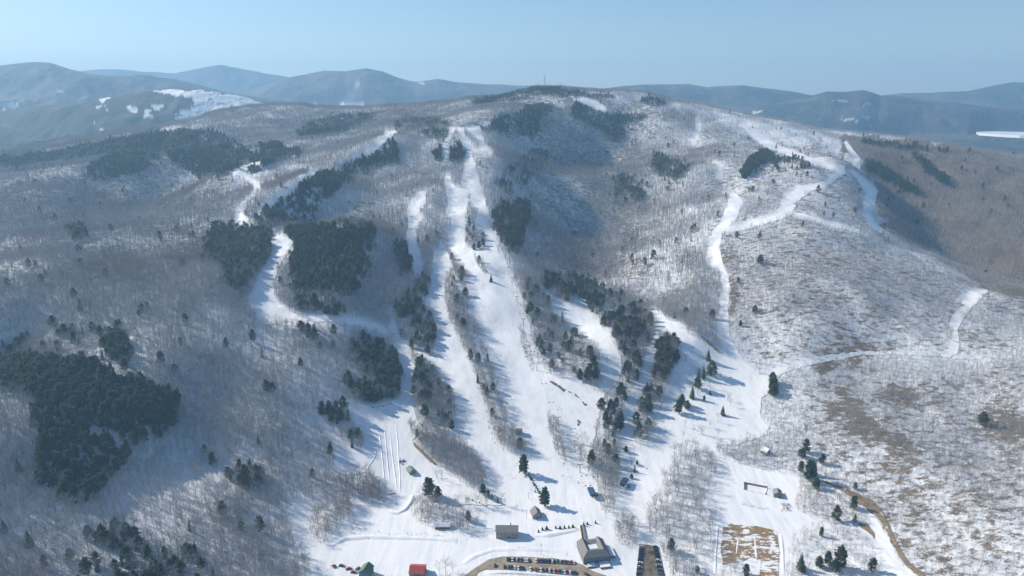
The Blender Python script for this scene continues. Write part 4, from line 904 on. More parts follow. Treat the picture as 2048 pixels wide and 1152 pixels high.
N_SPECIAL_C = len(SPECIAL_C) + len(ROW_A) + len(ROW_B) + len(ROW_C)
iC = largest(Cu, Cv, Cd, Ch, Cx, 300 - N_SPECIAL_C); iB = largest(Bu, Bv, Bd, Bh, Bx, 299 - len(SPECIAL_B))


def put_tree(name, label, cat, group, loc, h, ang, parts, wid=1.0):
    o = bpy.data.objects.new(name, None); COL.objects.link(o); o.location = loc; o.rotation_euler = (0, 0, ang); o.scale = (h * wid, h * wid, h); o.empty_display_size = .1
    tag(o, label, cat, group)
    for nm, me in parts:
        c = bpy.data.objects.new(nm, me); COL.objects.link(c); c.parent = o
    return o


bare_two = []
for T, K in bare_parts:
    bare_two.append((('trunk', T.mesh('trunk', [M['bark']])), ('crown', K.mesh('crown', [M['bark'], M['twig']]))))
con_two = [(('trunk', T.mesh('trunk', [M['pbark']])), ('crown', K.mesh('crown', [M['spruce'] if i < 5 else M['pine']]))) for i, (T, K) in enumerate(con_parts)]


def area(u, v):
    """plain words for where a tree stands, by what is near it"""
    if v > 1000 and u < 600: return 'in the wood at the lower left corner'
    if u < 600: return 'in the wood on the lower left slope'
    if inpoly(u, v, GROVE[8][0]): return 'in the oval grove ringed by the snow track'
    if inpoly(u, v, GROVE[7][0]): return 'in the wedge of trees beside the tubing lanes'
    if 810 < u < 960 and v > 985: return 'in the small grove behind the grey lodge building'
    if u < 800: return 'at the foot of the tubing lanes'
    if u < 1200: return 'in the tree lines of the main run'
    if u < 1290 and v > 1020: return 'beside the big lodge'
    if u < 1440 and v > 990: return 'in the grove right of the big lodge'
    if u < 1440: return 'in the open grove above the right car park'
    if u < 1590 and v < 960: return 'in the tree row above the walled enclosure'
    if u < 1790 and v > 950: return 'in the grove inside the curved snow track'
    if u < 1600 and v > 1040: return 'beside the brown dirt field'
    return 'on the patchy brown and white right hillside'


for q, i in enumerate(iB):
    a = area(Bu[i], Bv[i])
    put_tree('bare_tree', 'leafless grey tree with thin branches ' + a, 'bare tree', 'leafless trees ' + a, Bx[i], Bh[i], rng.uniform(0, 6.28), bare_two[Bk[i]])
for q, i in enumerate(iC):
    kind = 'spruce_tree' if Ck[i] < 5 else 'pine_tree'
    a = ('in ' + STAND[Cs[i]][0]) if Cs[i] >= 0 else area(Cu[i], Cv[i])
    lab = ('dark pointed spruce ' if Ck[i] < 5 else 'olive green pine with ragged crown ') + a
    put_tree(kind, lab, 'conifer', ('spruces ' if Ck[i] < 5 else 'pines ') + a, Cx[i], Ch[i], rng.uniform(0, 6.28), con_two[Ck[i]], rng.uniform(.9, 1.25))
for q, (u, v, h, kd, lab) in enumerate(SPECIAL_C):
    i = (q * 3) % 5 + (5 if kd == 'P' else 0); put_tree('pine_tree' if kd == 'P' else 'spruce_tree', lab, 'conifer', None, gpt(u, v), h, q * 1.7, con_two[i], 1.15)
for q, (u, v, h, lab) in enumerate(SPECIAL_B):
    put_tree('bare_tree', lab, 'bare tree', None, gpt(u, v), h, q * 1.3, bare_two[q % NB], 1.25)
nth = ['first', 'second', 'third', 'fourth', 'fifth', 'sixth', 'seventh', 'eighth', 'ninth', 'tenth', 'eleventh', 'twelfth', 'thirteenth', 'fourteenth', 'fifteenth', 'sixteenth', 'seventeenth', 'eighteenth', 'nineteenth', 'twentieth']
for q, (a, b) in enumerate(ROW_A):
    put_tree('small_spruce', nth[q] + ' small spruce down from the tall pine in the diagonal row', 'small spruce', 'small spruces planted in a diagonal row', gpt(950 + a / 4.645, 752 + b / 4.645), 4.2 + .4 * (q % 3), q, con_two[q % 5], 1.9)
for q, (a, b) in enumerate(ROW_B):
    put_tree('small_spruce', nth[q] + ' small spruce from the left in the row on the lodge bank', 'small spruce', 'small spruces on the bank behind the lodge', gpt(900 + a / 5.759, 952 + b / 5.759), 4.4 + .4 * (q % 3), q, con_two[q % 5], 1.8)
for q, (a, b) in enumerate(ROW_C):
    put_tree('small_spruce', nth[q] + ' tiny spruce from the left in the line above the grey building', 'small spruce', 'tiny spruces in a line on the snow', gpt(900 + a / 5.759, 952 + b / 5.759), 2.2 + .3 * (q % 3), q, con_two[q % 5], 1.9)
kB = np.ones(len(Bx), bool); kB[iB] = False; kC = np.ones(len(Cx), bool); kC[iC] = False
def wood(name, P, h, k, nearn, farn, coll, label, wid):
    n = len(P); far = P[:, 1] > LODY
    idx = np.where(far, nearn + rng.integers(0, farn, n), k)
    red = (fbm(P[:, 0] / 150, P[:, 1] / 150, 23, 3) + rng.normal(0, .12, n)) > .24
    idx = np.where(red, np.where(far, nearn + farn + 4 + rng.integers(0, 3, n), nearn + farn + rng.integers(0, 4, n)), idx)
    w = rng.uniform(*wid, n); sc = np.column_stack([h * w, h * w, h])
    return scatter(name, P, sc, rng.uniform(0, 6.28, n), idx, rng.normal(0, .035, (n, 2)), coll, label)
# kinds 5..9 are pines near; far kinds 10..12 spruce, 13..14 pine
wood('leafless_forest', Bx[kB], Bh[kB], Bk[kB], NB, NBF, bare_coll, 'grey leafless forest covering the snowy mountainsides', (.9, 1.35))
ck = Ck[kC]; P = Cx[kC]; far = P[:, 1] > LODY; n = len(P)
idx = np.where(far, np.where(ck < 5, 10 + rng.integers(0, 3, n), 13 + rng.integers(0, 2, n)), ck)
w_ = rng.uniform(.95, 1.45, n); h_ = Ch[kC]
scatter('conifer_forest', P, np.column_stack([h_ * w_, h_ * w_, h_]), rng.uniform(0, 6.28, n), idx, rng.normal(0, .03, (n, 2)), con_coll, 'dark evergreen woods in patches on the mountain')
print('TREES', len(Bx), len(Cx), len(iB), len(iC))

# ---- brush along the edges of the runs
shr = proto_set('shrub_kinds', [shrub(500 + i).mesh('shrub', [M['twig'] if i % 2 else M['twig_red']]) for i in range(4)])
bp = []
def brush(pl, n, lo=.6, hi=1.8):
    x0 = min(q[0] for q in pl); x1 = max(q[0] for q in pl); y0 = min(q[1] for q in pl); y1 = max(q[1] for q in pl)
    u = rng.uniform(x0, x1, n * 4); v = rng.uniform(y0, y1, n * 4); k = inpoly(u, v, pl); u = u[k][:n]; v = v[k][:n]
    P = ground(u, v); P = P[~np.isnan(P[:, 0])]
    for p in P: bp.append((p[0], p[1], p[2] + .3, rng.uniform(lo, hi)))
for pl, b, c in GROVE[:18]: brush(pl, int(40 + 150 * b))
brush(GROVE[3][0], 160, .8, 2.2)
brush(strip([(958, 360), (966, 382), (974, 410), (984, 447), (990, 480)], 8), 60)
brush(strip([(1046, 600), (1058, 645), (1066, 690), (1078, 730)], 10), 90)
brush(strip([(1110, 770), (1140, 790), (1170, 806), (1178, 820)], 6), 60, .5, 1.4)
brush(strip([(640, 1066), (720, 1064), (800, 1070), (860, 1072), (915, 1080)], 10), 110, .6, 1.6)
brush(strip([(700, 975), (740, 990), (775, 1000), (790, 1010)], 14), 80, .8, 2.0)
brush(strip([(1030, 925), (1020, 950), (1035, 960)], 14), 30, .6, 1.4)
brush(strip([(1115, 945), (1180, 975), (1230, 1000)], 16), 50, .6, 1.6)
brush(strip([(690, 845), (712, 870), (725, 890)], 5), 20); brush(strip([(1430, 965), (1500, 962), (1540, 970)], 10), 60, .4, 1.2); brush(strip([(1484, 1008), (1510, 1015), (1540, 1020)], 5), 60, .5, 1.3)
brush([(1560, 1005), (1580, 1010), (1582, 1025), (1562, 1022)], 40, 1.2, 2.6)
bp = np.array(bp)
scatter('brush', bp[:, :3], np.repeat(bp[:, 3:], 3, 1), rng.uniform(0, 6.28, len(bp)), rng.integers(0, 4, len(bp)), rng.normal(0, .1, (len(bp), 2)), shr, 'low brown brush along the edges of the runs')
# ------------------------------------------------------------------ buildings, lifts, cars, people
M['taupe_roof'] = mat('taupe_shingles', (.27, .255, .235), .85); t = NT(M['taupe_roof']); t.col(t.mix(t.noise(t.pos(), 1.2, 4), (.18, .175, .168), (.26, .25, .235)))
M['grey_roof'] = mat('grey_shingles', (.25, .24, .23), .85); t = NT(M['grey_roof']); t.col(t.mix(t.noise(t.pos(), .6, 5), (.19, .185, .18), (.33, .315, .30)))
M['red_roof'] = mat('red_metal', (.42, .06, .05), .5); t = NT(M['red_roof']); t.col(t.mix(t.noise(t.pos(), .5, 4), (.36, .05, .042), (.47, .085, .065)))
M['green_roof'] = mat('green_metal', (.13, .19, .13), .6); M['teal_wall'] = mat('teal_boards', (.06, .16, .17), .8)
M['wall_grey'] = mat('grey_boards', (.30, .285, .26), .85); M['wall_tan'] = mat('tan_boards', (.34, .29, .22), .85); M['wall_blue'] = mat('slate_blue_boards', (.15, .20, .23), .8); M['wall_brown'] = mat('brown_boards', (.16, .105, .07), .85); M['wall_green'] = mat('green_boards', (.17, .20, .14), .85)
M['glass'] = mat('dark_glass', (.03, .04, .05), .15); M['white'] = mat('white_paint', (.78, .78, .76), .6); M['door'] = mat('dark_door', (.09, .07, .06), .6)
M['steel'] = mat('grey_steel', (.26, .27, .28), .5, .6); M['lblue'] = mat('blue_paint', (.05, .10, .18), .5); M['wood'] = mat('weathered_timber', (.24, .205, .165), .85); M['rubber'] = mat('black_rubber', (.02, .02, .02), .9)
M['red'] = mat('red_paint', (.50, .05, .04), .5); M['rock'] = mat('grey_rock', (.16, .14, .125), .9); M['cable'] = mat('dark_cable', (.08, .08, .085), .6)
t = NT(M['rock']); t.col(t.mix(t.noise(t.pos(), .9, 4), (.10, .085, .075), (.23, .205, .18)))


def root(name, label, cat, loc, ang=0.0, group=None):
    o = bpy.data.objects.new(name, None); COL.objects.link(o); o.location = loc; o.rotation_euler = (0, 0, ang); o.empty_display_size = .1
    return tag(o, label, cat, group)


def windows(parent, axis, at, xs, z0, w, h, out):
    """framed windows on a wall: axis 'x' = wall runs along x at y=at (out = -1/+1 gives the outside), 'y' likewise"""
    for x in xs:
        f = MB(); g = MB(); d0, d1 = (at - .06 * out, at + .12 * out); lo, hi = min(d0, d1), max(d0, d1); gl, gh = (at + .12 * out, at + .16 * out); gl, gh = min(gl, gh), max(gl, gh)
        if axis == 'x':
            f.box(x - w / 2 - .15, x + w / 2 + .15, lo, hi, z0 - .15, z0 + h + .15); g.box(x - w / 2, x + w / 2, gl, gh, z0, z0 + h)
        else:
            f.box(lo, hi, x - w / 2 - .15, x + w / 2 + .15, z0 - .15, z0 + h + .15); g.box(gl, gh, x - w / 2, x + w / 2, z0, z0 + h)
        fo = build(f, 'window', M['white'], parent); build(g, 'pane', M['glass'], fo)


def door(parent, axis, at, x, w, h, out, m=None):
    f = MB(); hd = MB(); lo, hi = sorted((at - .05 * out, at + .1 * out))
    if axis == 'x': f.box(x - w / 2, x + w / 2, lo, hi, 0.05, h); hd.box(x + w * .3, x + w * .38, *sorted((at + .1 * out, at + .16 * out)), 1, 1.2)
    else: f.box(lo, hi, x - w / 2, x + w / 2, 0.05, h); hd.box(*sorted((at + .1 * out, at + .16 * out)), x + w * .3, x + w * .38, 1, 1.2)
    d = build(f, 'door', m or M['door'], parent); build(hd, 'handle', M['steel'], d)


def gable(name, label, cat, u, v, W, D, hw, hr, wm, rm, ang=0.0, ridge='x', win=3, found=2.5, over=.6, chimney=False, snow=False):
    r = root(name, label, cat, gpt(u, v) + Vector((0, 0, .5)), ang)
    w, d = W / 2, D / 2; b = MB()
    for (x0, y0, x1, y1) in ((-w, -d, w, -d), (w, -d, w, d), (w, d, -w, d), (-w, d, -w, -d)): b.quad((x0, y0, -found), (x1, y1, -found), (x1, y1, hw), (x0, y0, hw))
    if ridge == 'x':
        for x, s in ((-w, 1), (w, -1)): b.poly([(x, -d * s, hw), (x, 0, hw + hr), (x, d * s, hw)][::-1])
    else:
        for y, s in ((-d, 1), (d, -1)): b.poly([(-w * s, y, hw), (w * s, y, hw), (0, y, hw + hr)])
    build(b, 'wall', wm, r)
    q = MB(); k = hr / (d if ridge == 'x' else w)
    if ridge == 'x':
        for s in (-1, 1): q.slab([(-w - over, s * .0, hw + hr + .28), (w + over, 0, hw + hr + .28), (w + over, s * (d + over), hw + .28 - k * over), (-w - over, s * (d + over), hw + .28 - k * over)][::s], .25)
    else:
        for s in (-1, 1): q.slab([(0, -d - over, hw + hr + .28), (0, d + over, hw + hr + .28), (s * (w + over), d + over, hw + .28 - k * over), (s * (w + over), -d - over, hw + .28 - k * over)][::-s], .25)
    ro = build(q, 'roof', rm, r)
    if chimney: c = MB(); c.box(w * .3, w * .3 + .9, d * .3, d * .3 + .9, hw + hr * .4, hw + hr + 1.2); build(c, 'chimney', M['wall_brown'], ro)
    n = win
    windows(r, 'x', -d, [(-w + W * (i + .5) / n) for i in range(n) if i != n // 2], hw * .42, min(1.3, W / n * .5), hw * .32, -1)
    door(r, 'x', -d, -w + W * (n // 2 + .5) / n, min(1.4, W * .2), min(2.3, hw * .7), -1)
    nn = max(1, int(D / 4)); windows(r, 'y', -w, [(-d + D * (i + .5) / nn) for i in range(nn)], hw * .42, 1.1, hw * .3, -1)
    return r


# --- the big lodge
A = gpt(1167, 1130); B = gpt(1220, 1123); dx = B - A; LW = math.hypot(dx.x, dx.y); la = math.atan2(dx.y, dx.x)
lodge = root('lodge', 'large taupe roofed ski lodge with two wings round a snowy flat roof', 'lodge', (A.x, A.y, min(A.z, B.z) + .6), la)
s = LW / 28.0
def S(p): return (p[0] * s, p[1], p[2])
b = MB()
for (x0, y0, x1, y1) in ((0, 0, 28, 0), (28, 0, 28, 24), (28, 24, 0, 24), (0, 24, 0, 0)): b.quad(S((x0, y0, -3)), S((x1, y1, -3)), S((x1, y1, 7)), S((x0, y0, 7)))
for x0, xm, x1 in ((0, 5.5, 11), (17, 22.5, 28)): b.poly([S((x1, 24, 7)), S((x0, 24, 7)), S((xm, 24, 10.5))])
b.poly([S((9.5, 9, 7.8)), S((18.5, 9, 7.8)), S((18.5, 16.5, 7.8)), S((9.5, 16.5, 7.8))])
build(b, 'wall', M['wall_blue'], lodge)
q = MB()
for pl in ([(-.6, -.5, 6.9), (5.5, 4.6, 10.9), (5.5, 24.6, 10.9), (-.6, 24.6, 6.9)], [(28.6, 24.6, 6.9), (22.5, 24.6, 10.9), (22.5, 4.6, 10.9), (28.6, -.5, 6.9)],
           [(-.6, -.6, 6.9), (28.6, -.6, 6.9), (22.5, 4.6, 10.9), (5.5, 4.6, 10.9)],
           [(5.5, 4.6, 10.9), (22.5, 4.6, 10.9), (18.5, 9.2, 8.2), (9.5, 9.2, 8.2)],
           [(5.5, 24.6, 10.9), (5.5, 4.6, 10.9), (9.5, 9.2, 8.2), (9.5, 17, 8.2), (9.5, 24.6, 8.2)], [(22.5, 4.6, 10.9), (22.5, 24.6, 10.9), (18.5, 24.6, 8.2), (18.5, 17, 8.2), (18.5, 9.2, 8.2)],
           [(9.5, 16.8, 8.25), (18.5, 16.8, 8.25), (18.5, 21.5, 9.6), (9.5, 21.5, 9.6)], [(9.5, 21.5, 9.6), (18.5, 21.5, 9.6), (18.5, 24.8, 8.4), (9.5, 24.8, 8.4)]):
    q.slab([S(p) for p in pl], .22)
ro = build(q, 'roof', M['taupe_roof'], lodge)
c = MB(); c.box(9.2 * s, 10.4 * s, 17.5, 18.6, 9, 10.5); build(c, 'chimney', M['wall_brown'], ro)
c = MB(); c.slab([S(p) for p in [(9.7, 9.6, 8.5), (18.3, 9.6, 8.5), (18.3, 16.4, 8.5), (9.7, 16.4, 8.5)]], .4); build(c, 'snow_cover', M['snow'], ro)
windows(lodge, 'x', 0, [s * x for x in (2, 5, 8, 11, 17, 20, 23, 26)], 4.2, 1.6, 1.5, -1); windows(lodge, 'x', 0, [s * x for x in (4, 9, 19, 25)], 1.0, 1.5, 1.6, -1)
windows(lodge, 'y', 0, [4, 9, 14, 19], 4.0, 1.4, 1.5, -1); door(lodge, 'x', 0, 14 * s, 2.2, 2.5, -1)
for x0, x1, y0, nm in ((3, 11, -6, 'deck'), (15, 26, -9, 'deck')):
    c = MB(); c.slab([S(p) for p in [(x0, y0, 1.2), (x1, y0, 1.2), (x1, -.3, 1.2), (x0, -.3, 1.2)]], 3.2); dk = build(c, nm, M['wood'], lodge)
    c = MB(); c.slab([S(p) for p in [(x0 + .3, y0 + .3, 1.5), (x1 - .3, y0 + .3, 1.5), (x1 - .3, -.6, 1.5), (x0 + .3, -.6, 1.5)]], .27); build(c, 'snow_cover', M['snow'], dk)
c = MB(); c.box(28 * s + .05, 28 * s + 6, 3, 17, -3, 3.2); an = build(c, 'annex', M['wall_blue'], lodge); c = MB(); c.slab([(28 * s + .3, 2.6, 4.3), (28 * s + 6.4, 2.6, 3.5), (28 * s + 6.4, 17.4, 3.5), (28 * s + .3, 17.4, 4.3)], .25); build(c, 'snow_cover', M['snow'], an)
# covered way from the lodge up the bank
P0 = gpt(1168, 1084) + Vector((0, 0, 1.5)); P1 = gpt(1165, 1052) + Vector((-1, 0, 1.0)); L = (P1 - P0).length; wa = math.atan2(P1.y - P0.y, P1.x - P0.x)
wk = root('raised_walkway', 'long narrow wooden walkway with side walls from the lodge up the bank', 'walkway', P0, wa); pitch = (P1.z - P0.z) / math.hypot(P1.x - P0.x, P1.y - P0.y)
def ramp(y0, y1, z0, z1, n=2, k=0):
    m_ = MB(); Lh = L
    v8 = [(0, y0, z0), (Lh, y0, z0 + pitch * Lh), (Lh, y1, z0 + pitch * Lh), (0, y1, z0), (0, y0, z1), (Lh, y0, z1 + pitch * Lh), (Lh, y1, z1 + pitch * Lh), (0, y1, z1)]
    m_.v = v8; m_.f = [(0, 3, 2, 1), (4, 5, 6, 7), (0, 1, 5, 4), (1, 2, 6, 5), (2, 3, 7, 6), (3, 0, 4, 7)]; m_.m = [0] * 6; return m_
build(ramp(-1.6, 1.6, -.2, 0), 'deck', M['wood'], wk); build(ramp(-1.75, -1.6, -.2, 1.1), 'side_wall', M['wall_tan'], wk); build(ramp(1.6, 1.75, -.2, 1.1), 'side_wall', M['wall_tan'], wk)
for x in np.linspace(1, L - 1, 6):
    for y in (-1.68, 1.68): c = MB(); c.cone((x, y, -4 + pitch * x), (x, y, -.1 + pitch * x), .12, .12, 5); build(c, 'post', M['wood'], wk)

gable('service_building', 'grey two storey building with a long pale roof above the road', 'building', 1014, 1071, 21.5, 10.5, 7.6, 3.6, M['wall_grey'], M['grey_roof'], R(-1), 'x', 6, chimney=True)
gable('gabled_hut', 'small steep roofed hut between the grey building and a lone pine', 'hut', 1072, 1032, 9.5, 10.5, 3.4, 4.6, M['wall_grey'], M['taupe_roof'], R(12), 'y', 3)
gable('red_roofed_barn', 'barn with bright red metal roof at the bottom edge', 'barn', 836, 1148, 13.5, 12.5, 5, 3.2, M['teal_wall'], M['red_roof'], R(-3), 'x', 3)
gable('green_roofed_house', 'small teal house with green roof left of the red roofed barn', 'house', 733, 1150, 9.5, 11, 6, 3.2, M['teal_wall'], M['green_roof'], R(-14), 'y', 3)
gable('woodland_cabin', 'long low cabin half hidden in the grove behind the grey building', 'cabin', 885, 1055, 15, 6.5, 3, 1.8, M['wall_brown'], M['snow'], R(0), 'x', 5)
gable('tubing_hut', 'small green hut with mossy roof beside the tubing lanes', 'hut', 822, 944, 7, 9.5, 2.8, 2.4, M['wall_green'], M['green_roof'], R(32), 'y', 2)
gable('pump_house', 'plain brown grey shed alone at the edge of the main run', 'shed', 1038, 868, 7.5, 6, 5.6, 1.0, M['wall_grey'], M['grey_roof'], R(-4), 'x', 3)
gable('storage_shed', 'narrow green and white shed at the right end of the walled enclosure', 'shed', 1554, 991, 8, 9, 3.6, 2.2, M['wall_green'], M['grey_roof'], R(-14), 'y', 2)
gable('wooden_cabin', 'brown cabin with a snowy roof at the edge of the right wood', 'cabin', 1531, 906, 7.5, 8, 3, 3.6, M['wall_brown'], M['snow'], R(30), 'y', 2)

# --- low walled enclosure
P = [gpt(*q) for q in ((1488, 968), (1534, 977), (1531, 990), (1488, 980))]
en = root('walled_enclosure', 'open rectangular enclosure of low white walls on the snow field', 'enclosure', P[0])
for i in range(4):
    a, b_ = P[i] - P[0], P[(i + 1) % 4] - P[0]; d = (b_ - a).normalized(); n = Vector((-d.y, d.x, 0)); c = MB(); hz = 2.6 if i in (0, 3) else 1.0
    a = a - d * .0 + d * .36; b_ = b_ - d * .36
    for s0, s1 in ((-.3, .3),):
        pts = [a + n * s0, b_ + n * s0, b_ + n * s1, a + n * s1]; c.slab([(p.x, p.y, p.z + hz) for p in pts], hz + .8)
    build(c, 'wall', M['white'] if i in (1, 2) else M['wood'], en)
for i in range(4): p = P[i] - P[0]; c = MB(); c.box(p.x - .34, p.x + .34, p.y - .34, p.y + .34, p.z - .8, p.z + 2.9); build(c, 'corner_post', M['wood'], en)

# --- radio towers on the summit
def lattice(name, label, u, v, H_, w, seg, dishes):
    r = root(name, label, 'radio tower', gpt(u, v)); g = MB(); legs = [(w * math.cos(a), w * math.sin(a)) for a in (.5, .5 + 2.094, .5 + 4.189)]
    for x, y in legs: c = MB(); c.cone((x, y, -2), (x * .55, y * .55, H_), .30, .2, 5); build(c, 'leg', M['steel'], r)
    for k in range(seg):
        z0, z1 = H_ * k / seg, H_ * (k + 1) / seg; f0, f1 = 1 - .45 * k / seg, 1 - .45 * (k + 1) / seg
        for i in range(3):
            a, b2 = legs[i], legs[(i + 1) % 3]
            g.cone((a[0] * f0, a[1] * f0, z0), (b2[0] * f1, b2[1] * f1, z1), .13, .13, 3); g.cone((a[0] * f1, a[1] * f1, z1), (b2[0] * f1, b2[1] * f1, z1), .13, .13, 3)
    build(g, 'bracing', M['steel'], r)
    c = MB(); c.cone((0, 0, H_ - 1), (0, 0, H_ + 5), .09, .05, 5); build(c, 'antenna', M['steel'], r)
    for z in dishes: c = MB(); c.cone((-w * .9, -w * .6, z), (-w * 1.2, -w * 1.1, z), .9, 1.1, 10, cap=True); build(c, 'dish', M['white'], r)
lattice('radio_tower', 'tall steel lattice tower on the wooded summit', 1089, 177, 43, 2.3, 12, (24, 31, 35))
lattice('radio_mast', 'thin short mast right of the tall tower on the summit', 1122, 180, 22, .6, 9, ())

# --- chairlifts
def lift(gname, words_, pts, h, heading):
    tops = []
    for i, (u, v) in enumerate(pts):
        p = gpt(u, v); r = root('lift_tower', words_[i], 'lift tower', p, heading, gname)
        c = MB(); c.cone((0, 0, -1), (0, 0, h), .55, .38, 8, cap=True); build(c, 'pole', M['steel'], r)
        c = MB(); c.box(-3.0, 3.0, -.3, .3, h - .1, h + .5); build(c, 'crossarm', M['steel'], r)
        for x in (-2.7, 2.7): c = MB(); c.box(x - .16, x + .16, -1.5, 1.5, h + .51, h + .95); build(c, 'sheave_train', M['cable'], r)
        c = MB(); c.box(-.9, .9, -.9, .9, -1, .25); build(c, 'footing', M['wall_grey'], r)
        tops.append((p, h + .8))
    return tops
def cable(name, label, ends, xoff, heading):
    """two ropes as slender catenaries from tower to tower"""
    m_ = MB(); off = Vector((math.cos(heading), math.sin(heading), 0)) * 2.7
    for sg in (-1, 1):
        for (a, ha), (b2, hb) in zip(ends, ends[1:]):
            p = a + Vector((0, 0, ha)) + off * sg; q = b2 + Vector((0, 0, hb)) + off * sg; n = 8; prev = p
            for k in range(1, n + 1):
                f = k / n; c = p.lerp(q, f) - Vector((0, 0, 4 * f * (1 - f) * (q - p).length * .018)); m_.cone(tuple(prev), tuple(c), .05, .05, 3); prev = c
    o = build(m_, name, M['cable']); tag(o, label, 'cable'); return o
LP = [(1160, 946), (1116, 850), (1074, 742), (1047, 651), (1034, 606), (1024, 567), (997, 503), (981, 456), (973, 412), (960, 362), (953, 333), (969, 285)]
lw = ['lift tower nearest the base beside the snow bank', 'lift tower on open snow above the thin brush strip', 'lift tower at the lower edge of the wooded block', 'lift tower beside the brushy strip of the main run', 'lift tower where the main run is widest', 'lift tower at the corner below the bowl wood', 'lift tower left of the dark wedge of conifers', 'lift tower at the head of the dark conifer wedge', 'lift tower above the three pines', 'lift tower on the right edge of the upper run', 'lift tower where the upper arms join', 'highest lift tower, on the right upper arm']
a0 = gpt(1183, 992); a1 = gpt(962, 256); hd = math.atan2(a1.y - a0.y, a1.x - a0.x) - math.pi / 2
tp = lift('towers of the main chairlift', lw, LP, 10.5, hd)
def terminal(name, label, p, ang, hgt=4.2):
    r = root(name, label, 'lift terminal', p, ang)
    for y in (-3.2, 3.2): c = MB(); c.box(-.5, .5, y - .45, y + .45, -1, hgt); build(c, 'mast', M['steel'], r)
    c = MB(); c.v = []; c.box(-3.2, 3.2, -6.2, 6.2, hgt + .05, hgt + 1.5); c.slab([(-3.5, -6.6, hgt + 2.2), (0, -6.9, hgt + 2.7), (3.5, -6.6, hgt + 2.2), (3.5, 6.6, hgt + 2.2), (0, 6.9, hgt + 2.7), (-3.5, 6.6, hgt + 2.2)], .65); build(c, 'canopy', M['lblue'], r)
    c = MB(); c.cone((0, -5.0, hgt - .5), (0, -5.0, hgt - .1), 2.6, 2.6, 18, cap=True); build(c, 'bullwheel', M['cable'], r)
    c = MB(); c.box(4.5, 7.0, -2, 1.2, -.5, 2.6); c.slab([(4.2, -2.3, 3.0), (7.3, -2.3, 2.8), (7.3, 1.5, 2.8), (4.2, 1.5, 3.0)], .22); bo = build(c, 'operator_booth', M['wall_grey'], r)
    c = MB(); c.box(4.9, 6.6, -2.06, -2.0, 1.1, 2.2); build(c, 'window', M['glass'], bo); return r
terminal('lift_terminal', 'blue bottom terminal of the main chairlift on the snow', a0, hd); terminal('lift_terminal', 'blue top terminal of the main chairlift on the summit plateau', a1, hd)
cable('lift_cable', 'pair of thin cables of the main chairlift', [(a0, 5)] + tp + [(a1, 5)], 0, hd)
LP2 = [(1263, 930), (1297, 863), (1322, 817), (1371, 722)]
b0 = gpt(1248, 972); b1 = gpt(1392, 690); hd2 = math.atan2(b1.y - b0.y, b1.x - b0.x) - math.pi / 2
tp2 = lift('towers of the right chairlift', ['lift tower lowest on the right slope near the round spruce', 'lift tower below the end of the straight tree strip', 'lift tower beside the straight tree strip', 'lift tower at the top of the straight tree strip'], LP2, 9, hd2)
terminal('lift_terminal', 'blue bottom terminal of the right chairlift among small pines', b0, hd2); cable('lift_cable', 'pair of thin cables of the right chairlift', [(b0, 5)] + tp2 + [(b1, 6)], 0, hd2)
# chairs hang on the main lift's lower spans
def chair(): 
    s_ = MB(); s_.box(-1.1, 1.1, -.25, .25, -2.6, -2.5); bk = MB(); bk.box(-1.1, 1.1, .25, .32, -2.5, -1.9); hg = MB(); hg.cone((0, 0, 0), (0, .3, -1.9), .05, .05, 4)
    return (('seat', s_.mesh('seat', [M['cable']])), ('backrest', bk.mesh('backrest', [M['cable']])), ('hanger', hg.mesh('hanger', [M['steel']])))
chm = chair(); cn = 0
ends = [(a0, 5)] + tp
for (a, ha), (b2, hb) in list(zip(ends, ends[1:]))[:6]:
    for f in (.3, .65):
        for sg in (-1, 1):
            p = (a + Vector((0, 0, ha))).lerp(b2 + Vector((0, 0, hb)), f) + Vector((math.cos(hd), math.sin(hd), 0)) * 2.7 * sg - Vector((0, 0, 4 * f * (1 - f) * (b2 - a).length * .018))
            r = root('lift_chair', 'dark chair hanging on the main chairlift cable', 'lift chair', p, hd, 'chairs of the main chairlift')
            for nm, me in chm: c = bpy.data.objects.new(nm, me); COL.objects.link(c); c.parent = r

# --- poles
def pole(label, u, v, h, arms):
    r = root('utility_pole', label, 'utility pole', gpt(u, v)); c = MB(); c.cone((0, 0, -1), (0, 0, h), .2, .13, 6, cap=True); build(c, 'shaft', M['wood'], r)
    for z in arms: c = MB(); c.box(-1.4, 1.4, -.12, -.0 - .005, z, z + .2); build(c, 'crossarm', M['wood'], r)
pole('wooden utility pole with two crossarms behind the car rows', 1082, 1110, 13, (10.8, 12)); pole('wooden pole between the grey building and the hut', 1053, 1038, 11, (10,)); pole('wooden pole with crossarm above the hut on the snow', 1057, 998, 8, (7.2,))

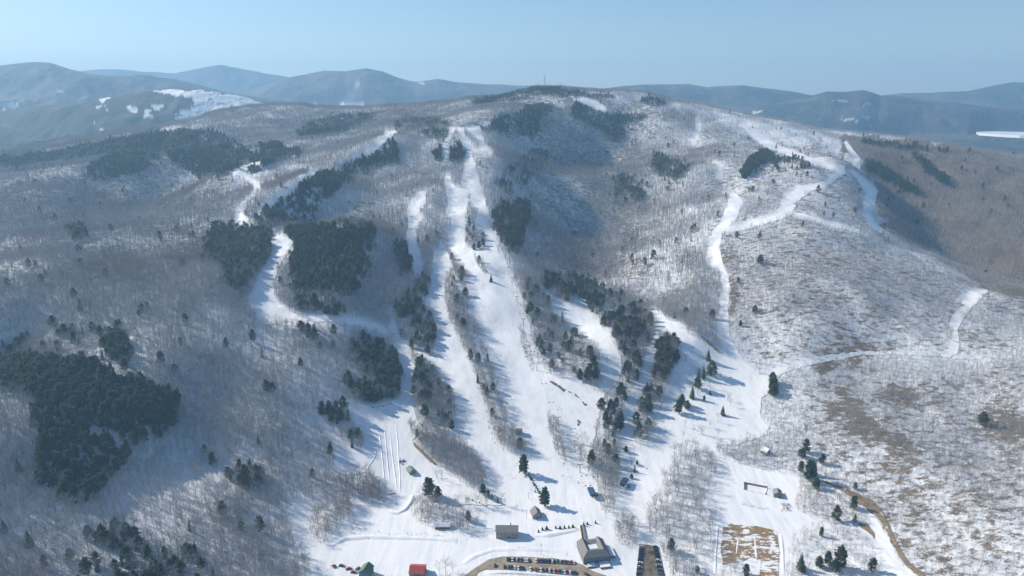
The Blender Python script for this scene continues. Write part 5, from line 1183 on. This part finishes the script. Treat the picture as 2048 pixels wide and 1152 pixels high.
# --- tubing lanes: packed berms between them, mats and tubes
def berm(pts, w, h, name='snow_berm', m_=None):
    P = [gpt(*q) for q in pts]; Q = []
    for a, b2 in zip(P, P[1:]):
        n = max(1, int((b2 - a).length / 5)); Q += [a.lerp(b2, i / n) for i in range(n)]
    Q.append(P[-1]); V_ = []; F_ = []
    prof = [(-1, -.8), (-.62, .25), (-.3, .85), (0, 1), (.3, .85), (.62, .25), (1, -.8)]
    for i, p in enumerate(Q):
        d = (Q[min(i + 1, len(Q) - 1)] - Q[max(0, i - 1)]); d.z = 0; d.normalize(); n = Vector((-d.y, d.x, 0)); z = float(hq(p.x, p.y)) + .5; e = min(1, i / 2 + .15, (len(Q) - 1 - i) / 2 + .15); k = 1 + .35 * float(vnoise(p.x / 9, p.y / 9, 77))
        for a, b2 in prof: V_.append((p.x + n.x * a * w * k, p.y + n.y * a * w * k, z + b2 * h * e * (k if b2 > 0 else 1)))
    for i in range(len(Q) - 1):
        for j in range(6): a = i * 7 + j; F_.append((a, a + 1, a + 8, a + 7))
    o = mesh_obj(name, V_, F_, [m_ or M['snow']], smooth=True); tag(o, kind='structure'); return o
for pl in ([(758, 862), (764, 910), (768, 950), (771, 984)], [(769, 858), (773, 900), (776, 935), (780, 968)], [(781, 874), (785, 915), (790, 950), (794, 978)], [(792, 850), (796, 890), (797, 915), (800, 950), (800, 985)], [(737, 948), (736, 935), (750, 915), (755, 890)]): berm(pl, 1.1, .42)
berm([(780, 1022), (795, 1027), (810, 1020), (822, 1005), (826, 990)], 4, 1.6); berm([(660, 1091), (690, 1078), (740, 1074), (800, 1076), (860, 1078), (915, 1081)], 5, 1.3); berm([(925, 1128), (950, 1112), (985, 1100), (1040, 1098), (1090, 1100), (1135, 1106)], 4.5, .7); berm([(1068, 1071), (1100, 1070), (1140, 1063), (1160, 1057)], 5, 1.3)
berm([(1478, 1069), (1474, 1095), (1471, 1120)], 1.6, .45); berm([(1508, 1068), (1511, 1095), (1513, 1126)], 1.8, .5); berm([(1562, 1070), (1566, 1110), (1567, 1150)], 2.0, .5); berm([(1436, 1050), (1432, 1100), (1430, 1150)], 1.8, .6)
berm([(975, 1147), (1040, 1148), (1100, 1152), (1150, 1156)], 2.4, 1.2)
for i, (u, v, lab) in enumerate([(779, 990, 'left red mat laid across the end of the tubing lanes'), (788, 988, 'right red mat laid across the end of the tubing lanes')]):
    p = gpt(u, v); m_ = MB(); m_.slab([(-2.4, -.9, .75), (2.4, -.5, .75), (2.4, .9, .75), (-2.4, .6, .75)], .5); o = build(m_, 'safety_mat', M['red']); o.location = p; tag(o, lab, 'mat')
tube_bm = MB()
for i in range(12):
    for j in range(6):
        def tp_(i, j): a = 2 * math.pi * i / 12; b2 = 2 * math.pi * j / 6; return ((.42 + .18 * math.cos(b2)) * math.cos(a), (.42 + .18 * math.cos(b2)) * math.sin(a), .2 + .18 * math.sin(b2))
        tube_bm.quad(tp_(i, j), tp_(i + 1, j), tp_(i + 1, j + 1), tp_(i, j + 1))
tube_me = tube_bm.mesh('snow_tube', [M['lblue']])
for k in range(12):
    o = bpy.data.objects.new('snow_tube', tube_me); COL.objects.link(o); o.location = gpt(799 + 11 * random.random(), 922 + 8 * random.random()) + Vector((0, 0, .52)); o.scale = (1.5, 1.5, 1.5)
    tag(o, 'blue snow tube lying in the pile beside the tubing hut', 'snow tube', 'snow tubes beside the hut')

# --- people: one grown figure, posed standing, copied with other clothes
def person_mesh():
    J = [(0, 0, .95), (0, 0, 1.15), (0, 0, 1.38), (0, -.01, 1.50), (0, -.03, 1.60), (0, -.02, 1.72), (.10, 0, .90), (.13, -.03, .50), (.14, .02, .08), (.14, -.12, .04), (-.10, 0, .90), (-.13, .02, .50), (-.14, .05, .08), (-.14, -.09, .04),
         (.19, 0, 1.40), (.28, -.05, 1.13), (.30, -.25, 1.0), (.31, -.32, .99), (-.19, 0, 1.40), (-.28, -.05, 1.13), (-.30, -.25, 1.0), (-.31, -.32, .99)]
    E = [(0, 1), (1, 2), (2, 3), (3, 4), (4, 5), (0, 6), (6, 7), (7, 8), (8, 9), (0, 10), (10, 11), (11, 12), (12, 13), (2, 14), (14, 15), (15, 16), (16, 17), (2, 18), (18, 19), (19, 20), (20, 21)]
    Rd = [.15, .14, .15, .06, .095, .07, .1, .08, .06, .05, .1, .08, .06, .05, .075, .06, .05, .04, .075, .06, .05, .04]
    me = bpy.data.meshes.new('body'); me.from_pydata(J, E, []); o = bpy.data.objects.new('body', me); COL.objects.link(o)
    md = o.modifiers.new('skin', 'SKIN'); 
    for v_, r_ in zip(me.skin_vertices[0].data, Rd): v_.radius = (r_, r_)
    me.skin_vertices[0].data[0].use_root = True; o.modifiers.new('sub', 'SUBSURF').levels = 1
    dg = bpy.context.evaluated_depsgraph_get(); dg.update(); out = bpy.data.meshes.new_from_object(o.evaluated_get(dg)); bpy.data.objects.remove(o); return out
pbase = person_mesh(); M['skin'] = mat('skin', (.45, .28, .2), .6)
outfits = [mat('jacket_%s' % n, c, .8) for n, c in (('red', (.4, .04, .04)), ('navy', (.03, .05, .14)), ('black', (.02, .02, .025)), ('purple', (.16, .07, .24)), ('orange', (.5, .18, .03)), ('teal', (.04, .2, .22)))]
trous = mat('dark_trousers', (.03, .03, .035), .8); pme = []
helm = MB(); helm.cone((0, -.02, 1.66), (0, -.02, 1.76), .105, .10, 8); helm.cone((0, -.02, 1.76), (0, -.02, 1.82), .10, .03, 8, cap=True); helm_me = helm.mesh('helmet', [M['cable']])
ski = MB(); [ski.box(x - .05, x + .05, -.95, .75, .0, .03) for x in (.14, -.14)]; ski_me = ski.mesh('skis', [M['cable']])
for mt in outfits:
    me = pbase.copy(); me.materials.clear()
    for q in (mt, trous, M['skin']): me.materials.append(q)
    for pg in me.polygons: z = pg.center.z; pg.material_index = 1 if z < .9 and abs(pg.center.x) < .26 else (2 if z > 1.53 or pg.center.y < -.27 and z > .8 else 0)
    me.polygons.foreach_set('use_smooth', np.ones(len(me.polygons), bool)); pme.append(me)
def person(label, u, v, k, ang, skis, group=None):
    o = bpy.data.objects.new('person', pme[k]); COL.objects.link(o); o.location = gpt(u, v) + Vector((0, 0, .52)); o.rotation_euler = (0, 0, ang); tag(o, label, 'person', group)
    c = bpy.data.objects.new('helmet', helm_me); COL.objects.link(c); c.parent = o
    if skis: c = bpy.data.objects.new('skis', ski_me); COL.objects.link(c); c.parent = o
cw_ = ['red', 'navy', 'black', 'purple', 'orange', 'teal']
for i in range(10):
    k = i % 6; person('person in a %s jacket standing with others by the tubing hut' % cw_[k], 800 + 10 * random.random(), 919 + 9 * random.random(), k, random.uniform(0, 6), False, 'people waiting beside the tubing hut')
for i, (u, v, lab) in enumerate([(787, 833, 'upper one of two dark figures walking up beside the tubing lanes'), (788, 846, 'lower one of two dark figures walking up beside the tubing lanes'), (765, 923, 'dark figure sliding in the left tubing lane'), (957, 895, 'lone skier in dark clothes on the lower left run'), (925, 814, 'skier in the shadow streaks of the left run'), (880, 694, 'dark figure in the shadow on the left branch run'), (1209, 682, 'lone skier on the sunlit curved run'), (1164, 613, 'skier near the top of the curved run'), (1096, 960, 'skier alone right of the small spruce row'), (948, 1012, 'skier passing the yellow green pine')]): person(lab, u, v, (2, 1, 2, 1, 5, 2, 2, 2, 0, 4)[i], i, i > 2)
for i, x in enumerate((1035, 1039, 1043.5, 1047, 1052)): person('%s person in the line of five on the snow above the cars' % nth[i], x, 1097 + .4 * (i % 2), (1, 0, 4, 2, 5)[i], 1.0, True, 'five people in a line above the cars')
for i, (x, y) in enumerate(((988, 1014), (992, 1016), (996, 1017))): person('%s person from the left beside the tiny spruce row' % nth[i], x, y, (0, 4, 1)[i], 2.0, True, 'people beside the tiny spruces')

# --- snow groomers and sleds at the lower left
def groomer(label, u, v, ang, m_):
    r = root('snow_groomer', label, 'snow groomer', gpt(u, v) + Vector((0, 0, .5)), ang); r.scale = (.8, .8, .8)
    c = MB(); c.box(-1.1, 1.1, -2.3, 2.0, .6, 1.5); c.box(-1.0, 1.0, .9, 1.9, 1.5, 1.7); build(c, 'body', m_, r)
    c = MB(); c.poly([(-1, -.9, 1.5), (1, -.9, 1.5), (.85, -.6, 2.7), (-.85, -.6, 2.7)]); c.slab([(-.85, -.6, 2.75), (.85, -.6, 2.75), (.85, .7, 2.75), (-.85, .7, 2.75)], 1.25); cb = build(c, 'cab', m_, r)
    c = MB(); c.box(-.8, .8, -.95, -.88, 1.75, 2.5); build(c, 'window', M['glass'], cb)
    for x in (-1.5, 1.5): c = MB(); c.box(x - .38, x + .38, -2.2, 2.1, 0, .95); build(c, 'track', M['rubber'], r)
    c = MB(); c.box(-2.3, 2.3, -3.2, -3.0, .1, 1.3); build(c, 'blade', M['steel'], r)
    c = MB(); c.box(-2.2, 2.2, 2.4, 3.2, .05, .7); build(c, 'tiller', M['cable'], r)
groomer('red snow groomer parked leftmost on the lower snow', 668.5, 1134, .7, M['red']); groomer('dark snow groomer behind the leftmost red one', 683, 1133, 1.4, M['lblue']); groomer('small dark red groomer in the middle of the parked machines', 697, 1139, 2.1, M['red']); groomer('long red groomer lowest of the parked machines', 707, 1146, 1.5, M['red']); groomer('green groomer nearest the teal house', 716, 1139, 2.3, M['teal_wall'])

# --- rocks showing through the snow
def rock_mesh(seed):
    g = np.random.default_rng(seed); bm = bmesh.new(); bmesh.ops.create_icosphere(bm, subdivisions=2, radius=1)
    for v_ in bm.verts: v_.co *= 1 + .35 * float(fbm(v_.co.x * 1.3 + seed, v_.co.y * 1.3 + v_.co.z, seed, 3)); v_.co.z *= .55
    me = bpy.data.meshes.new('boulder'); bm.to_mesh(me); bm.free(); me.materials.append(M['rock']); return me
rocks = [rock_mesh(i) for i in range(4)]; ri = 0
def rock_line(pts, n, spread, size, label, group):
    global ri
    for i in range(n):
        f = random.random() * (len(pts) - 1); j = min(int(f), len(pts) - 2); a, b2 = pts[j], pts[j + 1]; f -= j
        p = gpt(a[0] + (b2[0] - a[0]) * f + random.gauss(0, spread), a[1] + (b2[1] - a[1]) * f + random.gauss(0, spread * .4))
        o = bpy.data.objects.new('boulder', rocks[ri % 4]); ri += 1; COL.objects.link(o); o.location = p + Vector((0, 0, .4)); s_ = random.uniform(.5, 1.2) * size; o.scale = (s_ * random.uniform(.9, 1.7), s_, s_); o.rotation_euler = (0, 0, random.uniform(0, 6.28)); tag(o, label, 'boulder', group)
rock_line([(1102, 763), (1115, 772), (1128, 781)], 34, 1.2, 1.7, 'dark boulder in the upper rock band below the wooded block', 'boulders of the upper rock band'); rock_line([(1136, 783), (1150, 790), (1162, 799)], 16, .8, 1.1, 'grey boulder in the broken middle of the rock band', 'boulders of the middle rock band'); rock_line([(1165, 805), (1172, 811)], 8, .8, 1.6, 'boulder at the lower end of the rock band', 'boulders at the end of the rock band'); rock_line([(1155, 840), (1159, 846), (1156, 851)], 10, .7, 1.4, 'boulder in the lone rock heap on the snow', 'boulders of the lone heap')
rock_line([(728, 1076), (780, 1078), (830, 1077), (858, 1076)], 26, 2.0, 1.0, 'dark boulder poking out of the long snow bank', 'boulders in the snow bank'); rock_line([(968, 812), (975, 845), (984, 870), (995, 895)], 14, 2, .9, 'small boulder along the left edge of the tree line', 'boulders along the tree line'); rock_line([(1115, 950), (1140, 958), (1180, 975)], 9, 4, .8, 'small boulder on the bank by the lift base', 'boulders near the lift base'); rock_line([(706, 855), (715, 868), (724, 878)], 12, .8, 1.0, 'dark boulder along the shaded tubing wedge', 'boulders along the tubing wedge'); rock_line([(740, 815), (765, 813), (790, 806)], 14, 1, .9, 'dark boulder under the wood at the lane tops', 'boulders above the lanes')
rock_line([(1470, 384), (1478, 392), (1486, 404)], 14, .7, 1.6, 'dark boulder along the bend of the long right trail', 'boulders at the trail bend')

# --- cars
paints = [('white', (.72, .72, .72)), ('dark blue', (.025, .045, .11)), ('black', (.015, .015, .018)), ('grey', (.16, .165, .17)), ('red', (.36, .03, .03)), ('silver', (.45, .46, .47)), ('dark green', (.02, .07, .055)), ('maroon', (.14, .02, .03))]
pm = {n: mat('paint_' + n.replace(' ', '_'), c, .3) for n, c in paints}
for q in pm.values(): q.node_tree.nodes['Principled BSDF'].inputs['Specular IOR Level'].default_value = .5
lampm = mat('lamp_glass', (.6, .58, .5), .2); tailm = mat('tail_glass', (.35, .02, .02), .3)
def car_bits(suv):
    L_, W_2, hb, ht = 2.25, .9, .95 if suv else .82, 1.72 if suv else 1.42
    sec = [(-2.25, .35, .62), (-2.2, .35, .78), (-1.25, .35, hb), (1.75 if suv else 1.5, .35, hb + .03), (2.2, .35, hb - .02), (2.25, .4, .6)]
    b = MB(); n = len(sec)
    for y, z0, z1 in sec: b.v += [(-W_2, y, z0), (W_2, y, z0), (W_2, y, z1), (W_2 * .9, y, z1 + .06), (-W_2 * .9, y, z1 + .06), (-W_2, y, z1)]
    for i in range(n - 1):
        for j in range(6): b.f.append((i * 6 + j, i * 6 + (j + 1) % 6, (i + 1) * 6 + (j + 1) % 6, (i + 1) * 6 + j)); b.m.append(0)
    b.f += [tuple(range(5, -1, -1)), tuple(range((n - 1) * 6, n * 6))]; b.m += [0, 0]
    y0, y1, y2, y3 = (-1.15, -.45, 1.55, 2.15) if suv else (-1.1, -.3, .9, 1.75)
    g = MB(); g.v += [(-.80, y0, hb + .08), (.80, y0, hb + .08), (.80, y3, hb + .08), (-.80, y3, hb + .08), (-.66, y1, ht - .06), (.66, y1, ht - .06), (.66, y2, ht - .06), (-.66, y2, ht - .06)]
    g.f += [(0, 1, 5, 4), (1, 2, 6, 5), (2, 3, 7, 6), (3, 0, 4, 7)]; g.m += [0] * 4
    rf = MB(); rf.slab([(-.68, y1 - .03, ht), (.68, y1 - .03, ht), (.68, y2 + .03, ht), (-.68, y2 + .03, ht)], .07)
    wh = MB(); wh.cone((-.11, 0, 0), (.11, 0, 0), .33, .33, 12, cap=True); rim = MB(); rim.cone((-.115, 0, 0), (.115, 0, 0), .19, .19, 8, cap=True)
    hl = MB(); hl.box(-.14, .14, -.04, .04, -.08, .08)
    return b, g, rf, wh.mesh('wheel', [M['rubber']]), rim.mesh('rim', [M['steel']]), hl
cache = {}
def car(label, group, p, ang, color, suv):
    key = (color, suv)
    if key not in cache:
        b, g, rf, wme, rme, hl = car_bits(suv); cache[key] = (b.mesh('body', [pm[color]]), g.mesh('windows', [M['glass']]), rf.mesh('roof', [pm[color]]), wme, rme, hl.mesh('headlight', [lampm]), hl.mesh('tail_light', [tailm]))
    b, g, rf, wme, rme, hl, tl = cache[key]
    r = root('parked_car', label, 'car', p + Vector((0, 0, .8)), ang, group); r.scale = (1.08, 1.12, 1.08)
    def ch(n, me, loc=(0, 0, 0), par=None): c = bpy.data.objects.new(n, me); COL.objects.link(c); c.location = loc; c.parent = par or r; return c
    ch('body', b); ch('windows', g); ch('roof', rf)
    for x in (-.84, .84):
        for y in (-1.4, 1.4): w_o = ch('wheel', wme, (x, y, .33)); ch('rim', rme, par=w_o)
        ch('headlight', hl, (x * .75, -2.25, .66)); ch('tail_light', tl, (x * .75, 2.26, .68))
pick = ['dark blue', 'black', 'grey', 'white', 'dark blue', 'black', 'silver', 'dark blue', 'maroon', 'dark green', 'white', 'black', 'grey', 'dark blue']
def car_row(items, what, group, base_ang):
    for i, (u, v, c) in enumerate(items):
        suv = (i * 7) % 3 == 0; lab = '%s %s %s, %s from left' % (c, 'tall car' if suv else 'car', what, nth[i] if i < 20 else '%dth' % (i + 1))
        car(lab, group, gpt(u, v), base_ang + random.gauss(0, .03) + (math.pi if i % 3 == 1 else 0), c, suv)
Z5 = lambda x, y: (900 + x / 5.759, 952 + y / 5.759)
r1 = [665, 692, 718, 742, 768, 792, 815, 838, 862, 890, 915]; r1b = [990, 1016, 1042, 1068, 1095, 1122, 1150, 1178, 1198]; r1c = [1245, 1268, 1292, 1316, 1340, 1364]
def mk(xs, yf, off=0, over={}): return [(*Z5(x, yf(x)), over.get(x, pick[(i * 5 + off) % len(pick)])) for i, x in enumerate(xs)]
up = lambda x: 975 + (x - 665) * .045
gu, gl = 'cars in the upper row of the lodge lot', 'cars in the lower row of the lodge lot'
car_row(mk(r1, up, 0, {715: 'black', 862: 'white'}), 'in the upper row, left block', gu, 0); car_row(mk(r1b, up, 3), 'in upper row middle block', gu, 0); car_row(mk(r1c, up, 1) + mk([1398, 1428], lambda x: up(x), 0, {1398: 'red', 1428: 'white'}), 'in upper row right block', gu, 0)
lo = lambda x: 1058 + (x - 628) * .09
car_row(mk([520, 628, 682, 712, 745, 785, 815, 842], lo, 0, {520: 'dark green', 628: 'maroon', 682: 'black', 712: 'dark blue', 745: 'white', 785: 'white', 815: 'dark blue', 842: 'black'}), 'in lower row left block', gl, 0)
car_row(mk([925, 985, 1018, 1045, 1072], lo, 2, {925: 'white', 985: 'red'}), 'in lower row middle block', gl, 0)
car_row(mk([1118, 1145, 1170, 1195, 1218, 1242, 1267, 1292, 1318, 1350, 1382, 1415, 1442], lo, 5, {1242: 'red', 1382: 'white'}), 'in lower row right block', gl, 0)
car_row([(*Z5(1565, 1150), 'maroon'), (*Z5(1592, 1156), 'dark blue')], 'in front of the lodge deck', 'cars in front of the lodge deck', .5)
for side, xs in (('left', (1283.5, 1277.5)), ('right', (1311, 1321))):
    for i in range(13):
        f = i / 12; v = 1096 + 54 * f; u = xs[0] + (xs[1] - xs[0]) * f; c = pick[(i * 5 + (3 if side == 'left' else 8)) % len(pick)]; suv = i % 3 == 0
        car('%s %s in right car park, %s column, %s from top' % (c, 'tall car' if suv else 'car', side, nth[i]), 'cars in the right car park', gpt(u, v), math.pi / 2 + random.gauss(0, .05), c, suv)
